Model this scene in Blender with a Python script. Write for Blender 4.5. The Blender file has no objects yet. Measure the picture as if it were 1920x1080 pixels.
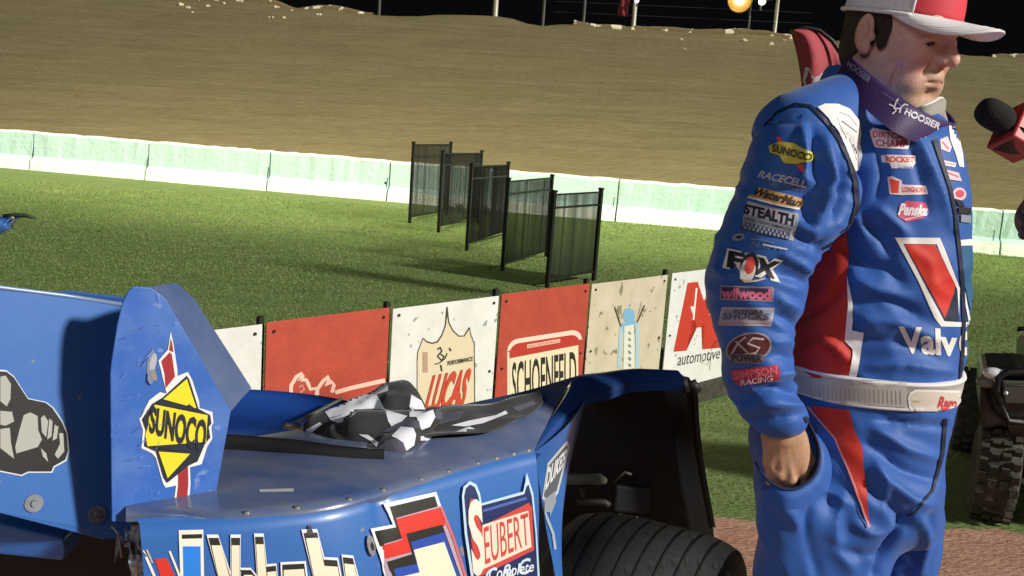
import bpy, bmesh, math, random
import numpy as np
from mathutils import Vector, Matrix
from mathutils.bvhtree import BVHTree
from mathutils.geometry import tessellate_polygon

random.seed(7)
RNG = np.random.default_rng(11)
scene = bpy.context.scene
COL = scene.collection
R = math.radians

# ------------------------------------------------------------------ camera
FPX = 1900.0
CAMH = 1.55
PITCH = R(10.2)
ROLL = R(4.0)
CAMP = np.array([0.0, 0.0, CAMH])
_f = np.array([0, math.cos(PITCH), -math.sin(PITCH)])
_x = np.array([1.0, 0, 0])
_u0 = np.array([0, math.sin(PITCH), math.cos(PITCH)])
_r = math.cos(ROLL) * _x + math.sin(ROLL) * _u0
_u = -math.sin(ROLL) * _x + math.cos(ROLL) * _u0
cam = bpy.data.cameras.new('camera')
camo = bpy.data.objects.new('camera', cam)
COL.objects.link(camo)
m = Matrix.Identity(4)
for i in range(3):
    m[i][0] = _r[i]; m[i][1] = _u[i]; m[i][2] = -_f[i]
m[2][3] = CAMH
camo.matrix_world = m
cam.sensor_width = 36
cam.lens = 36 * FPX / 1920
cam.clip_start = 0.05
cam.clip_end = 2000
scene.camera = camo

# ------------------------------------------------------------------ night sky, floodlights, exposure
world = bpy.data.worlds.new('World')
scene.world = world
world.use_nodes = True
bg = world.node_tree.nodes['Background']
bg.inputs[0].default_value = (0.0022, 0.0027, 0.0032, 1)
bg.inputs[1].default_value = 1.0
scene.view_settings.view_transform = 'Standard'
scene.view_settings.look = 'None'
scene.view_settings.exposure = 0.0
scene.view_settings.gamma = 1.0

def aim(o, d):
    o.rotation_euler = Vector(d).to_track_quat('-Z', 'Y').to_euler()

def lamp(kind, name, loc, target, energy, color, **kw):
    l = bpy.data.lights.new(name, kind)
    l.energy = energy
    l.color = color
    for k, v in kw.items():
        setattr(l, k, v)
    o = bpy.data.objects.new(name, l)
    COL.objects.link(o)
    o.location = loc
    aim(o, Vector(target) - Vector(loc))
    return o
# key: the bank of stadium floodlights off to the right
lamp('SUN', 'stadium_key_light', (8, -4, 8), (8 - .80, -4 + .38, 8 - .46), 4.3, (1.0, 0.955, 0.88), angle=R(5))
# added soft fill from behind left, standing for no particular tower
lamp('AREA', 'soft_fill_left', (-5, -7, 7.5), (0.4, 1.8, 1.1), 235, (0.90, 0.93, 1.0), shape='SQUARE', size=5.0)
# added unseen spots that brighten the track wall and lower banking
for (lx, ly, e, col) in ((-9.5, 12.2, 1700, (1.0, .90, .68)), (-3.8, 11.2, 1400, (1.0, .90, .60)), (2.0, 10.6, 1400, (.95, .95, .62)), (8.0, 9.8, 1300, (.95, 1.0, .60))):
    lamp('SPOT', 'track_fill_spot', (lx, ly, 5.6), (lx + .3, ly + 5.2, .4), e, col, spot_size=R(120), spot_blend=1.0, shadow_soft_size=.3)
lamp('SPOT', 'track_fill_spot', (-2, 4.5, 9), (-1, 22, 1.5), 5500, (1.0, .92, .70), spot_size=R(80), spot_blend=1.0, shadow_soft_size=.3)  # added unseen spot lifting the banking

# ------------------------------------------------------------------ pixel helpers (design aid for measuring the photograph)
def ray(px, py):
    return _f + _r * ((px - 960) / FPX) + _u * ((540 - py) / FPX)
def pt(px, py, Y):
    d = ray(px, py)
    return CAMP + d * (Y / d[1])
def ptz(px, py, z):
    d = ray(px, py)
    return CAMP + d * ((z - CAMH) / d[2])
def proj(P):
    q = P - CAMP
    a = q @ _f
    return 960 + FPX * (q @ _r) / a, 540 - FPX * (q @ _u) / a

# ------------------------------------------------------------------ object helpers
def tag(o, label=None, cat=None, group=None, kind=None):
    if label: o['label'] = label
    if cat: o['category'] = cat
    if group: o['group'] = group
    if kind: o['kind'] = kind
    return o
def empty(name, loc, label=None, cat=None, group=None):
    o = bpy.data.objects.new(name, None)
    COL.objects.link(o)
    o.location = loc
    o.empty_display_size = .1
    return tag(o, label, cat, group)
def link(name, me, mats=None, parent=None, smooth=False):
    if mats is not None:
        for mm in (mats if isinstance(mats, (list, tuple)) else [mats]):
            me.materials.append(mm)
    if smooth:
        me.polygons.foreach_set('use_smooth', np.ones(len(me.polygons), bool))
    o = bpy.data.objects.new(name, me)
    COL.objects.link(o)
    if parent is not None:
        o.parent = parent
        top = parent
        off = Vector((0, 0, 0))
        while top is not None:
            off += Vector(top.location)
            top = top.parent
        o.location = -off        # mesh data is in world coordinates
    return o
def mesh_np(name, V, F):
    V = np.asarray(V, np.float32); F = np.asarray(F, np.int32)
    me = bpy.data.meshes.new(name)
    n = F.shape[1]
    me.vertices.add(len(V)); me.vertices.foreach_set('co', V.ravel())
    me.loops.add(F.size); me.loops.foreach_set('vertex_index', F.ravel())
    me.polygons.add(len(F)); me.polygons.foreach_set('loop_start', np.arange(0, F.size, n, dtype=np.int32))
    me.polygons.foreach_set('loop_total', np.full(len(F), n, np.int32))
    me.update(calc_edges=True)
    return me

class MB:
    """collects shapes into one mesh"""
    def __init__(s): s.v = []; s.f = []; s.m = []
    def add(s, V, F, mi=0):
        b = len(s.v)
        s.v += [tuple(map(float, p)) for p in V]
        s.f += [tuple(b + i for i in f) for f in F]
        s.m += [mi] * len(F)
    def box(s, c, size, rot=None, mi=0):
        hx, hy, hz = [q / 2 for q in size]
        V = [Vector((x, y, z)) for x in (-hx, hx) for y in (-hy, hy) for z in (-hz, hz)]
        if rot is not None: V = [rot @ v for v in V]
        V = [v + Vector(c) for v in V]
        s.add(V, [(0, 1, 3, 2), (4, 6, 7, 5), (0, 4, 5, 1), (2, 3, 7, 6), (0, 2, 6, 4), (1, 5, 7, 3)], mi)
    def tube(s, pts, rad, n=10, mi=0, cap=True):
        pts = [Vector(p) for p in pts]
        if not isinstance(rad, (list, tuple)): rad = [rad] * len(pts)
        V = []; F = []
        up = Vector((0, 0, 1))
        prev = None
        for i, p in enumerate(pts):
            a = pts[max(i - 1, 0)]; b = pts[min(i + 1, len(pts) - 1)]
            d = (b - a).normalized()
            if prev is None:
                ref = up if abs(d.dot(up)) < .9 else Vector((1, 0, 0))
                n1 = d.cross(ref).normalized()
            else:
                n1 = (prev - d * prev.dot(d)).normalized()
            prev = n1
            n2 = d.cross(n1)
            for k in range(n):
                t = 2 * math.pi * k / n
                V.append(p + (n1 * math.cos(t) + n2 * math.sin(t)) * rad[i])
        for i in range(len(pts) - 1):
            for k in range(n):
                a = i * n + k; b = i * n + (k + 1) % n
                F.append((a, b, b + n, a + n))
        if cap:
            F.append(tuple(range(n - 1, -1, -1)))
            F.append(tuple(range((len(pts) - 1) * n, len(pts) * n)))
        s.add(V, F, mi)
    def prism(s, poly, d, mi=0):
        """poly: 3D points of a face, d: thickness vector"""
        n = len(poly)
        P = [Vector(p) for p in poly]; Q = [p + Vector(d) for p in P]
        s.add(P + Q, [tuple(range(n)), tuple(range(2 * n - 1, n - 1, -1))] +
              [(i, i + n, (i + 1) % n + n, (i + 1) % n) for i in range(n)], mi)
    def build(s, name, mats, parent=None, smooth=False, bevel=0):
        me = bpy.data.meshes.new(name)
        me.from_pydata(s.v, [], s.f)
        bm = bmesh.new(); bm.from_mesh(me)
        for i, f in enumerate(bm.faces): f.material_index = s.m[i]
        bmesh.ops.recalc_face_normals(bm, faces=bm.faces)
        if bevel:
            ed = [e for e in bm.edges if len(e.link_faces) == 2 and e.calc_face_angle(0) > .5]
            bmesh.ops.bevel(bm, geom=ed, offset=bevel, segments=2, affect='EDGES', profile=.6, clamp_overlap=True)
        bm.to_mesh(me); bm.free()
        o = link(name, me, mats, parent, smooth)
        return o

def grid_mesh(rows):
    """rows: list of equally long lists of points -> V,F"""
    n = len(rows[0]); V = [p for r in rows for p in r]; F = []
    for i in range(len(rows) - 1):
        for j in range(n - 1):
            a = i * n + j
            F.append((a, a + 1, a + n + 1, a + n))
    return V, F

def catmull(pts, n):
    P = np.array(pts, float); m = len(P)
    t = np.linspace(0, m - 1, n); out = []
    for u in t:
        i = min(int(u), m - 2); w = u - i
        p0 = P[max(i - 1, 0)]; p1 = P[i]; p2 = P[i + 1]; p3 = P[min(i + 2, m - 1)]
        out.append(.5 * ((2 * p1) + (-p0 + p2) * w + (2 * p0 - 5 * p1 + 4 * p2 - p3) * w * w + (-p0 + 3 * p1 - 3 * p2 + p3) * w ** 3))
    return np.array(out)

# ------------------------------------------------------------------ materials
def lin(c):
    if isinstance(c, str):
        c = [int(c[i:i + 2], 16) / 255 for i in (0, 2, 4)]
    return tuple((v / 12.92 if v <= .04045 else ((v + .055) / 1.055) ** 2.4) for v in c)
def mat(name, col, rough=.6, metal=0, col2=None, scale=8, stretch=(1, 1, 1), bump=0, bscale=None, coat=0, sheen=0,
        spec=.5, emit=None, attr=None, detail=6, contrast=(.35, .65), sss=0, speck=None, folds=0):
    m = bpy.data.materials.new(name); m.use_nodes = True
    nt = m.node_tree; N = nt.nodes; L = nt.links
    p = N['Principled BSDF']
    c1 = lin(col) if isinstance(col, str) else col
    p.inputs['Base Color'].default_value = (*c1, 1)
    p.inputs['Roughness'].default_value = rough
    p.inputs['Metallic'].default_value = metal
    p.inputs['Coat Weight'].default_value = coat
    p.inputs['Coat Roughness'].default_value = .12
    p.inputs['Sheen Weight'].default_value = sheen
    p.inputs['Specular IOR Level'].default_value = spec
    if sss:
        p.inputs['Subsurface Weight'].default_value = sss
        p.inputs['Subsurface Radius'].default_value = (.012, .005, .003)
        p.inputs['Subsurface Scale'].default_value = 1
    tc = N.new('ShaderNodeTexCoord')
    mp = N.new('ShaderNodeMapping'); mp.inputs['Scale'].default_value = stretch
    L.new(tc.outputs['Object'], mp.inputs['Vector'])
    src = None
    if attr:
        a = N.new('ShaderNodeAttribute'); a.attribute_name = attr
        src = a.outputs['Color']
    if col2 is not None:
        c2 = lin(col2) if isinstance(col2, str) else col2
        nz = N.new('ShaderNodeTexNoise'); nz.inputs['Scale'].default_value = scale; nz.inputs['Detail'].default_value = detail
        nz.inputs['Roughness'].default_value = .62
        L.new(mp.outputs[0], nz.inputs['Vector'])
        mr = N.new('ShaderNodeMapRange'); mr.inputs[1].default_value = contrast[0]; mr.inputs[2].default_value = contrast[1]
        L.new(nz.outputs['Fac'], mr.inputs[0])
        mx = N.new('ShaderNodeMix'); mx.data_type = 'RGBA'
        L.new(mr.outputs[0], mx.inputs['Factor'])
        if src is not None:
            L.new(src, mx.inputs['A'])
        else:
            mx.inputs['A'].default_value = (*c1, 1)
        mx.inputs['B'].default_value = (*c2, 1)
        src = mx.outputs['Result']
    if speck is not None:     # (colour, scale, threshold)
        c3, sc, th = speck
        nz = N.new('ShaderNodeTexNoise'); nz.inputs['Scale'].default_value = sc; nz.inputs['Detail'].default_value = 3
        L.new(mp.outputs[0], nz.inputs['Vector'])
        mr = N.new('ShaderNodeMapRange'); mr.inputs[1].default_value = th; mr.inputs[2].default_value = th + .03
        L.new(nz.outputs['Fac'], mr.inputs[0])
        mx = N.new('ShaderNodeMix'); mx.data_type = 'RGBA'
        L.new(mr.outputs[0], mx.inputs['Factor'])
        if src is not None: L.new(src, mx.inputs['A'])
        else: mx.inputs['A'].default_value = (*c1, 1)
        mx.inputs['B'].default_value = (*lin(c3), 1)
        src = mx.outputs['Result']
    if src is not None:
        L.new(src, p.inputs['Base Color'])
    if bump:
        nb = N.new('ShaderNodeTexNoise'); nb.inputs['Scale'].default_value = bscale or scale * 3; nb.inputs['Detail'].default_value = 5
        L.new(mp.outputs[0], nb.inputs['Vector'])
        b = N.new('ShaderNodeBump'); b.inputs['Strength'].default_value = 1; b.inputs['Distance'].default_value = bump
        L.new(nb.outputs['Fac'], b.inputs['Height']); L.new(b.outputs[0], p.inputs['Normal'])
    if folds:
        pn = p.inputs['Normal'].links[0].from_socket if p.inputs['Normal'].links else None
        m3 = N.new('ShaderNodeMapping'); m3.inputs['Scale'].default_value = (1.0, 1.0, 1.9); m3.inputs['Rotation'].default_value = (.3, .5, 0)
        L.new(tc.outputs['Object'], m3.inputs['Vector'])
        r3 = N.new('ShaderNodeTexNoise'); r3.noise_type = 'RIDGED_MULTIFRACTAL'; r3.inputs['Scale'].default_value = 9; r3.inputs['Detail'].default_value = 3
        L.new(m3.outputs[0], r3.inputs['Vector'])
        b3 = N.new('ShaderNodeBump'); b3.inputs['Strength'].default_value = 1; b3.inputs['Distance'].default_value = folds
        L.new(r3.outputs['Fac'], b3.inputs['Height'])
        if pn: L.new(pn, b3.inputs['Normal'])
        L.new(b3.outputs[0], p.inputs['Normal'])
    if emit:
        p.inputs['Emission Color'].default_value = (*emit[0], 1)
        p.inputs['Emission Strength'].default_value = emit[1]
    return m
_mc = {}
def flat(c, rough=.55, **kw):
    k = (c, rough, tuple(sorted(kw.items())))
    if k not in _mc: _mc[k] = mat('print_' + c, c, rough, **kw)
    return _mc[k]

# ------------------------------------------------------------------ numpy noise and surface nets
_H = RNG.random((64, 64, 64)).astype(np.float32)
def vnoise(P):
    P = np.asarray(P, float); i = np.floor(P).astype(int); f = P - i; f = f * f * (3 - 2 * f)
    o = 0
    for a in (0, 1):
        for b in (0, 1):
            for c in (0, 1):
                w = (f[..., 0] if a else 1 - f[..., 0]) * (f[..., 1] if b else 1 - f[..., 1]) * (f[..., 2] if c else 1 - f[..., 2])
                o = o + w * _H[(i[..., 0] + a) % 64, (i[..., 1] + b) % 64, (i[..., 2] + c) % 64]
    return o * 2 - 1
def smin(a, b, k):
    h = np.clip(.5 + .5 * (b - a) / k, 0, 1)
    return b + (a - b) * h - k * h * (1 - h)
def smax(a, b, k): return -smin(-a, -b, k)
def ell(P, c, r):
    q = (P - np.array(c)) ; r = np.array(r, float)
    k0 = np.sqrt(((q / r) ** 2).sum(-1)); k1 = np.sqrt(((q / (r * r)) ** 2).sum(-1))
    return k0 * (k0 - 1) / np.maximum(k1, 1e-9)
def rcone(P, a, b, ra, rb):
    a = np.array(a, float); b = np.array(b, float); ba = b - a
    h = np.clip(((P - a) @ ba) / (ba @ ba), 0, 1)
    return np.sqrt(((P - a - h[..., None] * ba) ** 2).sum(-1)) - (ra + (rb - ra) * h)
def column(P, rows, n=2.3, grow=0.0):
    """rows: (z, cx, cy, a, b) sorted by z ascending"""
    A = np.array(rows); z = P[..., 2]
    zz = A[:, 0]
    cx = np.interp(z, zz, A[:, 1]); cy = np.interp(z, zz, A[:, 2])
    a = np.interp(z, zz, A[:, 3]) + grow; b = np.interp(z, zz, A[:, 4]) + grow
    dx = np.abs(P[..., 0] - cx) / a; dy = np.abs(P[..., 1] - cy) / b
    d = ((dx ** n + dy ** n) ** (1 / n) - 1) * np.minimum(a, b)
    e = np.maximum(z - zz[-1], zz[0] - z)
    return smax(d, e, .03)
def smooth_rows(rows, n=40):
    A = np.array(sorted(rows)); z = np.linspace(A[0, 0], A[-1, 0], n * 2)
    out = [z] + [np.interp(z, A[:, 0], A[:, k]) for k in range(1, A.shape[1])]
    B = np.array(out).T
    for _ in range(3):
        C = B.copy(); C[1:-1, 1:] = (B[:-2, 1:] + 2 * B[1:-1, 1:] + B[2:, 1:]) / 4; B = C
    return B
def px_rows(L):
    out = []
    for (y, xl, xr, Y, b) in L:
        l = pt(xl, y, Y); r = pt(xr, y, Y); c = (l + r) / 2
        out.append((c[2], c[0], Y, np.linalg.norm(r - l) / 2, b))
    return smooth_rows(out)
def surfnet(fn, lo, hi, h):
    ax = [np.arange(lo[i], hi[i] + h, h) for i in range(3)]
    nx, ny, nz = map(len, ax)
    V = np.empty((nx, ny, nz), np.float32)
    ch = max(1, int(1.2e6 / (ny * nx)))
    for k in range(0, nz, ch):
        g = np.stack(np.meshgrid(ax[0], ax[1], ax[2][k:k + ch], indexing='ij'), -1)
        V[:, :, k:k + ch] = fn(g)
    ins = V < 0
    c = np.zeros((nx - 1, ny - 1, nz - 1), np.int8)
    for a in (0, 1):
        for b in (0, 1):
            for d in (0, 1):
                c += ins[a:nx - 1 + a, b:ny - 1 + b, d:nz - 1 + d]
    I, J, K = np.nonzero((c > 0) & (c < 8))
    S = np.zeros((len(I), 3)); cnt = np.zeros(len(I))
    cor = [(a, b, d) for a in (0, 1) for b in (0, 1) for d in (0, 1)]
    for p in cor:
        for axn in range(3):
            if p[axn]: continue
            q = list(p); q[axn] = 1
            v0 = V[I + p[0], J + p[1], K + p[2]]; v1 = V[I + q[0], J + q[1], K + q[2]]
            mk = (v0 < 0) != (v1 < 0)
            t = np.where(mk, v0 / np.where(mk, v0 - v1, 1), 0)
            pos = np.tile(np.array(p, float), (len(I), 1)); pos[:, axn] += t
            S += pos * mk[:, None]; cnt += mk
    S /= cnt[:, None]
    W = np.array(lo) + (np.stack([I, J, K], -1) + S) * h
    idx = np.full(c.shape, -1, np.int32); idx[I, J, K] = np.arange(len(I))
    F = []
    for axn in range(3):
        s0 = [slice(None)] * 3; s1 = [slice(None)] * 3
        s0[axn] = slice(0, -1); s1[axn] = slice(1, None)
        A = ins[tuple(s0)]; B = ins[tuple(s1)]
        E = A != B
        u, v = [(1, 2), (2, 0), (0, 1)][axn]
        i = list(np.nonzero(E))
        ok = (i[u] > 0) & (i[v] > 0) & (i[u] < idx.shape[u]) & (i[v] < idx.shape[v])
        i = [q[ok] for q in i]
        fl = A[tuple(i)]
        def g(du, dv):
            j = [q.copy() for q in i]; j[u] -= du; j[v] -= dv
            return idx[tuple(j)]
        q = np.stack([g(1, 1), g(0, 1), g(0, 0), g(1, 0)], -1)
        q[~fl] = q[~fl][:, ::-1]
        F.append(q)
    F = np.concatenate(F); F = F[(F >= 0).all(1)]
    return W, F
def relax(V, F, it=2, w=.5):
    e = np.concatenate([F[:, [0, 1]], F[:, [1, 2]], F[:, [2, 3]], F[:, [3, 0]]])
    for _ in range(it):
        S = np.zeros_like(V); n = np.zeros(len(V))
        np.add.at(S, e[:, 0], V[e[:, 1]]); np.add.at(n, e[:, 0], 1)
        V = V * (1 - w) + w * S / np.maximum(n, 1)[:, None]
    return V
def vnormals(V, F):
    n = np.cross(V[F[:, 2]] - V[F[:, 0]], V[F[:, 3]] - V[F[:, 1]])
    N = np.zeros_like(V)
    for k in range(4): np.add.at(N, F[:, k], n)
    return N / np.maximum(np.linalg.norm(N, axis=1), 1e-12)[:, None]
def vcol(me, C, name='tone'):
    a = me.color_attributes.new(name, 'FLOAT_COLOR', 'POINT')
    a.data.foreach_set('color', np.concatenate([C, np.ones((len(C), 1))], 1).astype(np.float32).ravel())

# ------------------------------------------------------------------ decals: flat printed shapes laid on a real surface
def bvh_of(V, F): return BVHTree.FromPolygons([tuple(map(float, p)) for p in V], [tuple(map(int, f)) for f in F])
def bvh_obj(o):
    off = Vector(o.location); p = o.parent
    while p is not None: off += Vector(p.location); p = p.parent
    return BVHTree.FromPolygons([tuple(v.co + off) for v in o.data.vertices], [tuple(p.vertices) for p in o.data.polygons])
def tess(poly):
    t = tess2 = tessellate_polygon([[Vector((p[0], p[1], 0)) for p in poly]])
    return [[poly[i] for i in tri] for tri in t]
def stroke(pts, w, closed=False):
    P = np.array(pts, float); n = len(P)
    if closed: P = np.vstack([P, P[:1]]); n += 1
    if not isinstance(w, (list, tuple)): w = [w] * n
    Lh, Rh = [], []
    for i in range(n):
        a = P[max(i - 1, 0)]; b = P[min(i + 1, n - 1)]
        if closed and i in (0, n - 1): a = P[-2]; b = P[1]
        d = b - a; d /= max(np.linalg.norm(d), 1e-9); nn = np.array([-d[1], d[0]]) * w[i] / 2
        Lh.append(P[i] + nn); Rh.append(P[i] - nn)
    T = []
    for i in range(n - 1):
        T.append([tuple(Lh[i]), tuple(Lh[i + 1]), tuple(Rh[i + 1])]); T.append([tuple(Lh[i]), tuple(Rh[i + 1]), tuple(Rh[i])])
    return T
def oval(cx, cy, rx, ry, rot=0, n=28):
    c, s = math.cos(R(rot)), math.sin(R(rot))
    return [(cx + rx * math.cos(t) * c - ry * math.sin(t) * s, cy + rx * math.cos(t) * s + ry * math.sin(t) * c)
            for t in [2 * math.pi * i / n for i in range(n)]]
_tc = {}
def text_tris(s, quad, offset=0, shear=0, res=3):
    """quad: TL, TR, BR, BL in photo pixels"""
    def raw(off):
        k = (s, off, shear, res)
        if k in _tc: return _tc[k]
        cu = bpy.data.curves.new('t', 'FONT'); cu.body = s; cu.offset = off; cu.shear = shear; cu.resolution_u = res
        o = bpy.data.objects.new('t', cu); COL.objects.link(o)
        me = bpy.data.meshes.new_from_object(o)
        V = np.array([v.co[:2] for v in me.vertices]); me.calc_loop_triangles()
        T = [tuple(t.vertices) for t in me.loop_triangles]
        bpy.data.objects.remove(o); bpy.data.curves.remove(cu); bpy.data.meshes.remove(me)
        _tc[k] = (V, T)
        return V, T
    V0, _ = raw(0.0)
    lo = V0.min(0); hi = V0.max(0)
    V, T = raw(offset)
    U = (V - lo) / (hi - lo)
    q = np.array(quad, float)
    u = U[:, :1]; v = 1 - U[:, 1:]
    Q = (1 - u) * (1 - v) * q[0] + u * (1 - v) * q[1] + u * v * q[2] + (1 - u) * v * q[3]
    return [[tuple(Q[i]) for i in t] for t in T]
class Decal:
    def __init__(s, bvh, step=6, base=.0012, dl=.0006):
        base = base * .6 if base < .002 else base; dl = dl * .4
        s.bvh = bvh; s.step = step; s.base = base; s.dl = dl; s.V = []; s.F = []; s.M = []; s.mats = []; s.layer = 0; s.ymin = -9
    def tris(s, T, m, layer=None):
        if layer is None: layer = s.layer; s.layer += 1
        if m not in s.mats: s.mats.append(m)
        mi = s.mats.index(m)
        bm = bmesh.new(); cache = {}
        for t in T:
            vs = []
            for p in t:
                k = (round(p[0], 2), round(p[1], 2))
                if k not in cache: cache[k] = bm.verts.new((k[0], k[1], 0))
                vs.append(cache[k])
            if len(set(vs)) == 3:
                try: bm.faces.new(vs)
                except ValueError: pass
        if s.step and bm.verts:
            for ax in (0, 1):
                c = [v.co[ax] for v in bm.verts]; lo, hi = min(c), max(c)
                g = math.floor(lo / s.step) * s.step + s.step
                no = (1, 0, 0) if ax == 0 else (0, 1, 0)
                while g < hi:
                    co = (g, 0, 0) if ax == 0 else (0, g, 0)
                    bmesh.ops.bisect_plane(bm, geom=bm.verts[:] + bm.edges[:] + bm.faces[:], plane_co=co, plane_no=no, dist=1e-4)
                    g += s.step
        lift = s.base + s.dl * layer
        ids = {}; dep = {}
        O = Vector(CAMP)
        for v in bm.verts:
            d = Vector(ray(v.co.x, v.co.y)).normalized()
            h = s.bvh.ray_cast(O, d)
            if h[0] is None or h[0].y < s.ymin: continue
            n = h[1]
            if n.dot(d) > 0: n = -n
            n = (n - d * .6).normalized()
            p = h[0] + n * lift
            ids[v] = len(s.V); dep[v] = h[3]; s.V.append(p)
        for f in bm.faces:
            if all(v in ids for v in f.verts):
                dd = [dep[v] for v in f.verts]
                if not s.step or max(dd) - min(dd) < .035:
                    s.F.append([ids[v] for v in f.verts]); s.M.append(mi)
        bm.free()
        return s
    def poly(s, P, m, layer=None): return s.tris(tess(P), m, layer)
    def polys(s, Ps, m, layer=None):
        T = []
        for P in Ps: T += tess(P)
        return s.tris(T, m, layer)
    def line(s, P, w, m, closed=False, layer=None): return s.tris(stroke(P, w, closed), m, layer)
    def text(s, t, quad, m, offset=0, shear=0, layer=None): return s.tris(text_tris(t, quad, offset, shear), m, layer)
    def build(s, name, parent, label=None):
        me = bpy.data.meshes.new(name)
        me.from_pydata([tuple(p) for p in s.V], [], s.F)
        me.polygons.foreach_set('material_index', s.M)
        o = link(name, me, s.mats, parent, True)
        if label: o['label'] = label
        return o
# ------------------------------------------------------------------ ground, track
def sheet(name, V, F, m, kind='structure'):
    me = bpy.data.meshes.new(name); me.from_pydata([tuple(map(float, p)) for p in V], [], F)
    o = link(name, me, m); o['kind'] = kind
    return o
# track wall line (inner edge of the track)
WL = [ptz(0, 312, 0), ptz(1370, 432, 0)]
wd = (WL[1] - WL[0]); wd[2] = 0; wd /= np.linalg.norm(wd)
wn = np.array([-wd[1], wd[0], 0])            # away from the camera
w0 = WL[0]
def wp(s, d, z): p = w0 + wd * s + wn * d; return np.array([p[0], p[1], z])

grass_m = mat('infield_grass', (.155, .24, .07), .9, col2=(.23, .30, .11), scale=2.2, stretch=(1, 3.2, 1), bump=.03, bscale=26, contrast=(.3, .7), spec=.15,
              speck=None)
sheet('grass_ground', [wp(-60, 0.12, 0), wp(80, 0.12, 0), (60, -12, 0), (-60, -12, 0)], [(0, 1, 2, 3)], grass_m)
# red clay apron, uneven front edge
clay_m = mat('red_clay', (.46, .235, .165), .95, col2=(.60, .36, .26), scale=5, stretch=(1, 3.5, 1), bump=.02, bscale=30, spec=.2)
e0 = ptz(1330, 968, 0); e1 = ptz(1900, 1000, 0)
n = 260; top = []; bot = []
for i in range(n):
    t = i / (n - 1); x = -8 + 22 * t
    y = e0[1] + (x - e0[0]) * (e1[1] - e0[1]) / (e1[0] - e0[0]) + .035 * float(vnoise(np.array([x * 3, 3, 1]))) + .02 * float(vnoise(np.array([x * 17, 3, 1])))
    top.append((x, y, .004)); bot.append((x, -9, .004))
V, F = grid_mesh([top, bot]); sheet('dirt_ground', V, F, clay_m)

# banked dirt track
dirt_m = mat('track_dirt', (.180, .150, .072), .85, col2=(.235, .20, .10), scale=4.0, stretch=(.6, 1.4, 1.4), bump=.032, bscale=9, contrast=(.25, .75), spec=.25)
N_ = dirt_m.node_tree.nodes; L_ = dirt_m.node_tree.links
wv = N_.new('ShaderNodeTexNoise'); wv.inputs['Scale'].default_value = 1.2; wv.inputs['Detail'].default_value = 8; wv.inputs['Roughness'].default_value = .7
mp2 = N_.new('ShaderNodeMapping'); mp2.inputs['Scale'].default_value = (.28, 2.0, 2.0)
mp2.inputs['Rotation'].default_value = (0, 0, -math.atan2(wd[1], wd[0]))
tc2 = N_.new('ShaderNodeTexCoord'); L_.new(tc2.outputs['Object'], mp2.inputs[0]); L_.new(mp2.outputs[0], wv.inputs['Vector'])
mr2 = N_.new('ShaderNodeMapRange'); mr2.inputs[1].default_value = .3; mr2.inputs[2].default_value = .7; mr2.inputs[3].default_value = .80; mr2.inputs[4].default_value = 1.13
L_.new(wv.outputs['Fac'], mr2.inputs[0])
mm = N_.new('ShaderNodeMix'); mm.data_type = 'RGBA'; mm.blend_type = 'MULTIPLY'; mm.inputs['Factor'].default_value = 1
bs = N_['Principled BSDF']; src = bs.inputs['Base Color'].links[0].from_socket
L_.new(src, mm.inputs['A']); L_.new(mr2.outputs[0], mm.inputs['B']); L_.new(mm.outputs['Result'], bs.inputs['Base Color'])

TOPZ = 4.3
def top_at(s):
    # top of the banking as measured along the rim
    return s
ta = ptz(500, 6, TOPZ); tb = ptz(1480, 74, TOPZ)
td = tb - ta; td[2] = 0; td /= np.linalg.norm(td)
rows = []
NS = 220
for j in range(26):
    v = j / 25; row = []
    for i in range(NS):
        s = -45 + 110 * i / (NS - 1)
        a = wp(s, .25, -.02)
        # matching point on the rim
        k = (s - 4) ; b = ta + td * ((s - np.dot(ta - w0, wd)) / np.dot(td, wd)); b[2] = TOPZ
        p = a * (1 - v) + b * v
        p[2] = (v * .93 + .07 * v * v) * TOPZ + .035 * float(vnoise(np.array([s * 1.3, v * 18, 2]))) + (.1 * float(vnoise(np.array([s * .9, 5, 7]))) + .1 * float(vnoise(np.array([s * .25, 5, 9]))) if v == 1 else 0)
        row.append(p)
    rows.append(row)
rim_pts = [np.array(p) for p in rows[-1]]
rows.append([p + wn * 2.5 + np.array([0, 0, -.2]) for p in rim_pts])
rows.append([p + wn * 3.5 + np.array([0, 0, -4.4]) for p in rim_pts])
rows.append([p + wn * 260 + np.array([0, 0, -4.4]) for p in rim_pts])
V, F = grid_mesh(rows); tr = sheet('banked_dirt_track', V, F, dirt_m)
tr.data.polygons.foreach_set('use_smooth', np.ones(len(tr.data.polygons), bool))

# painted kerb stones of the outer edge, showing through mud (top rim)
rimwall_m = mat('muddy_rim_wall', (.17, .125, .055), .9, speck=('e9e2c4', 2.6, .56), bump=.02, bscale=10)
def rim_idx(px):
    best = min(range(NS), key=lambda i: abs(proj(rim_pts[i])[0] - px)); return best
def rim_piece(x0, x1, label):
    a, b = rim_idx(x0), rim_idx(x1)
    mb = MB()
    rr = []
    pts = catmull([rim_pts[i] for i in range(a, b + 1)], (b - a) * 5)
    for off, dz in ((-.12, -.14), (-.16, .02), (-.12, .09), (.1, .1), (.12, -.2)):
        rr.append([p + wn * off + np.array([0, 0, dz + .04 * float(vnoise(np.array([p[0] * 4, off * 9, dz])))]) for p in pts])
    V, F = grid_mesh(rr); mb.add(V, F)
    o = mb.build('outer_track_wall', rimwall_m, None, True)
    tag(o, label, 'wall', 'muddy outer wall sections on the rim of the banking')
rim_piece(330, 705, 'low mud covered outer wall with white flecks on rim above the left of the track')
rim_piece(1082, 1500, 'low muddy white outer wall on rim below the yellow floodlight')
rim_piece(1850, 2100, 'short white flecked outer wall on rim right of the driver cap')
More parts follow.
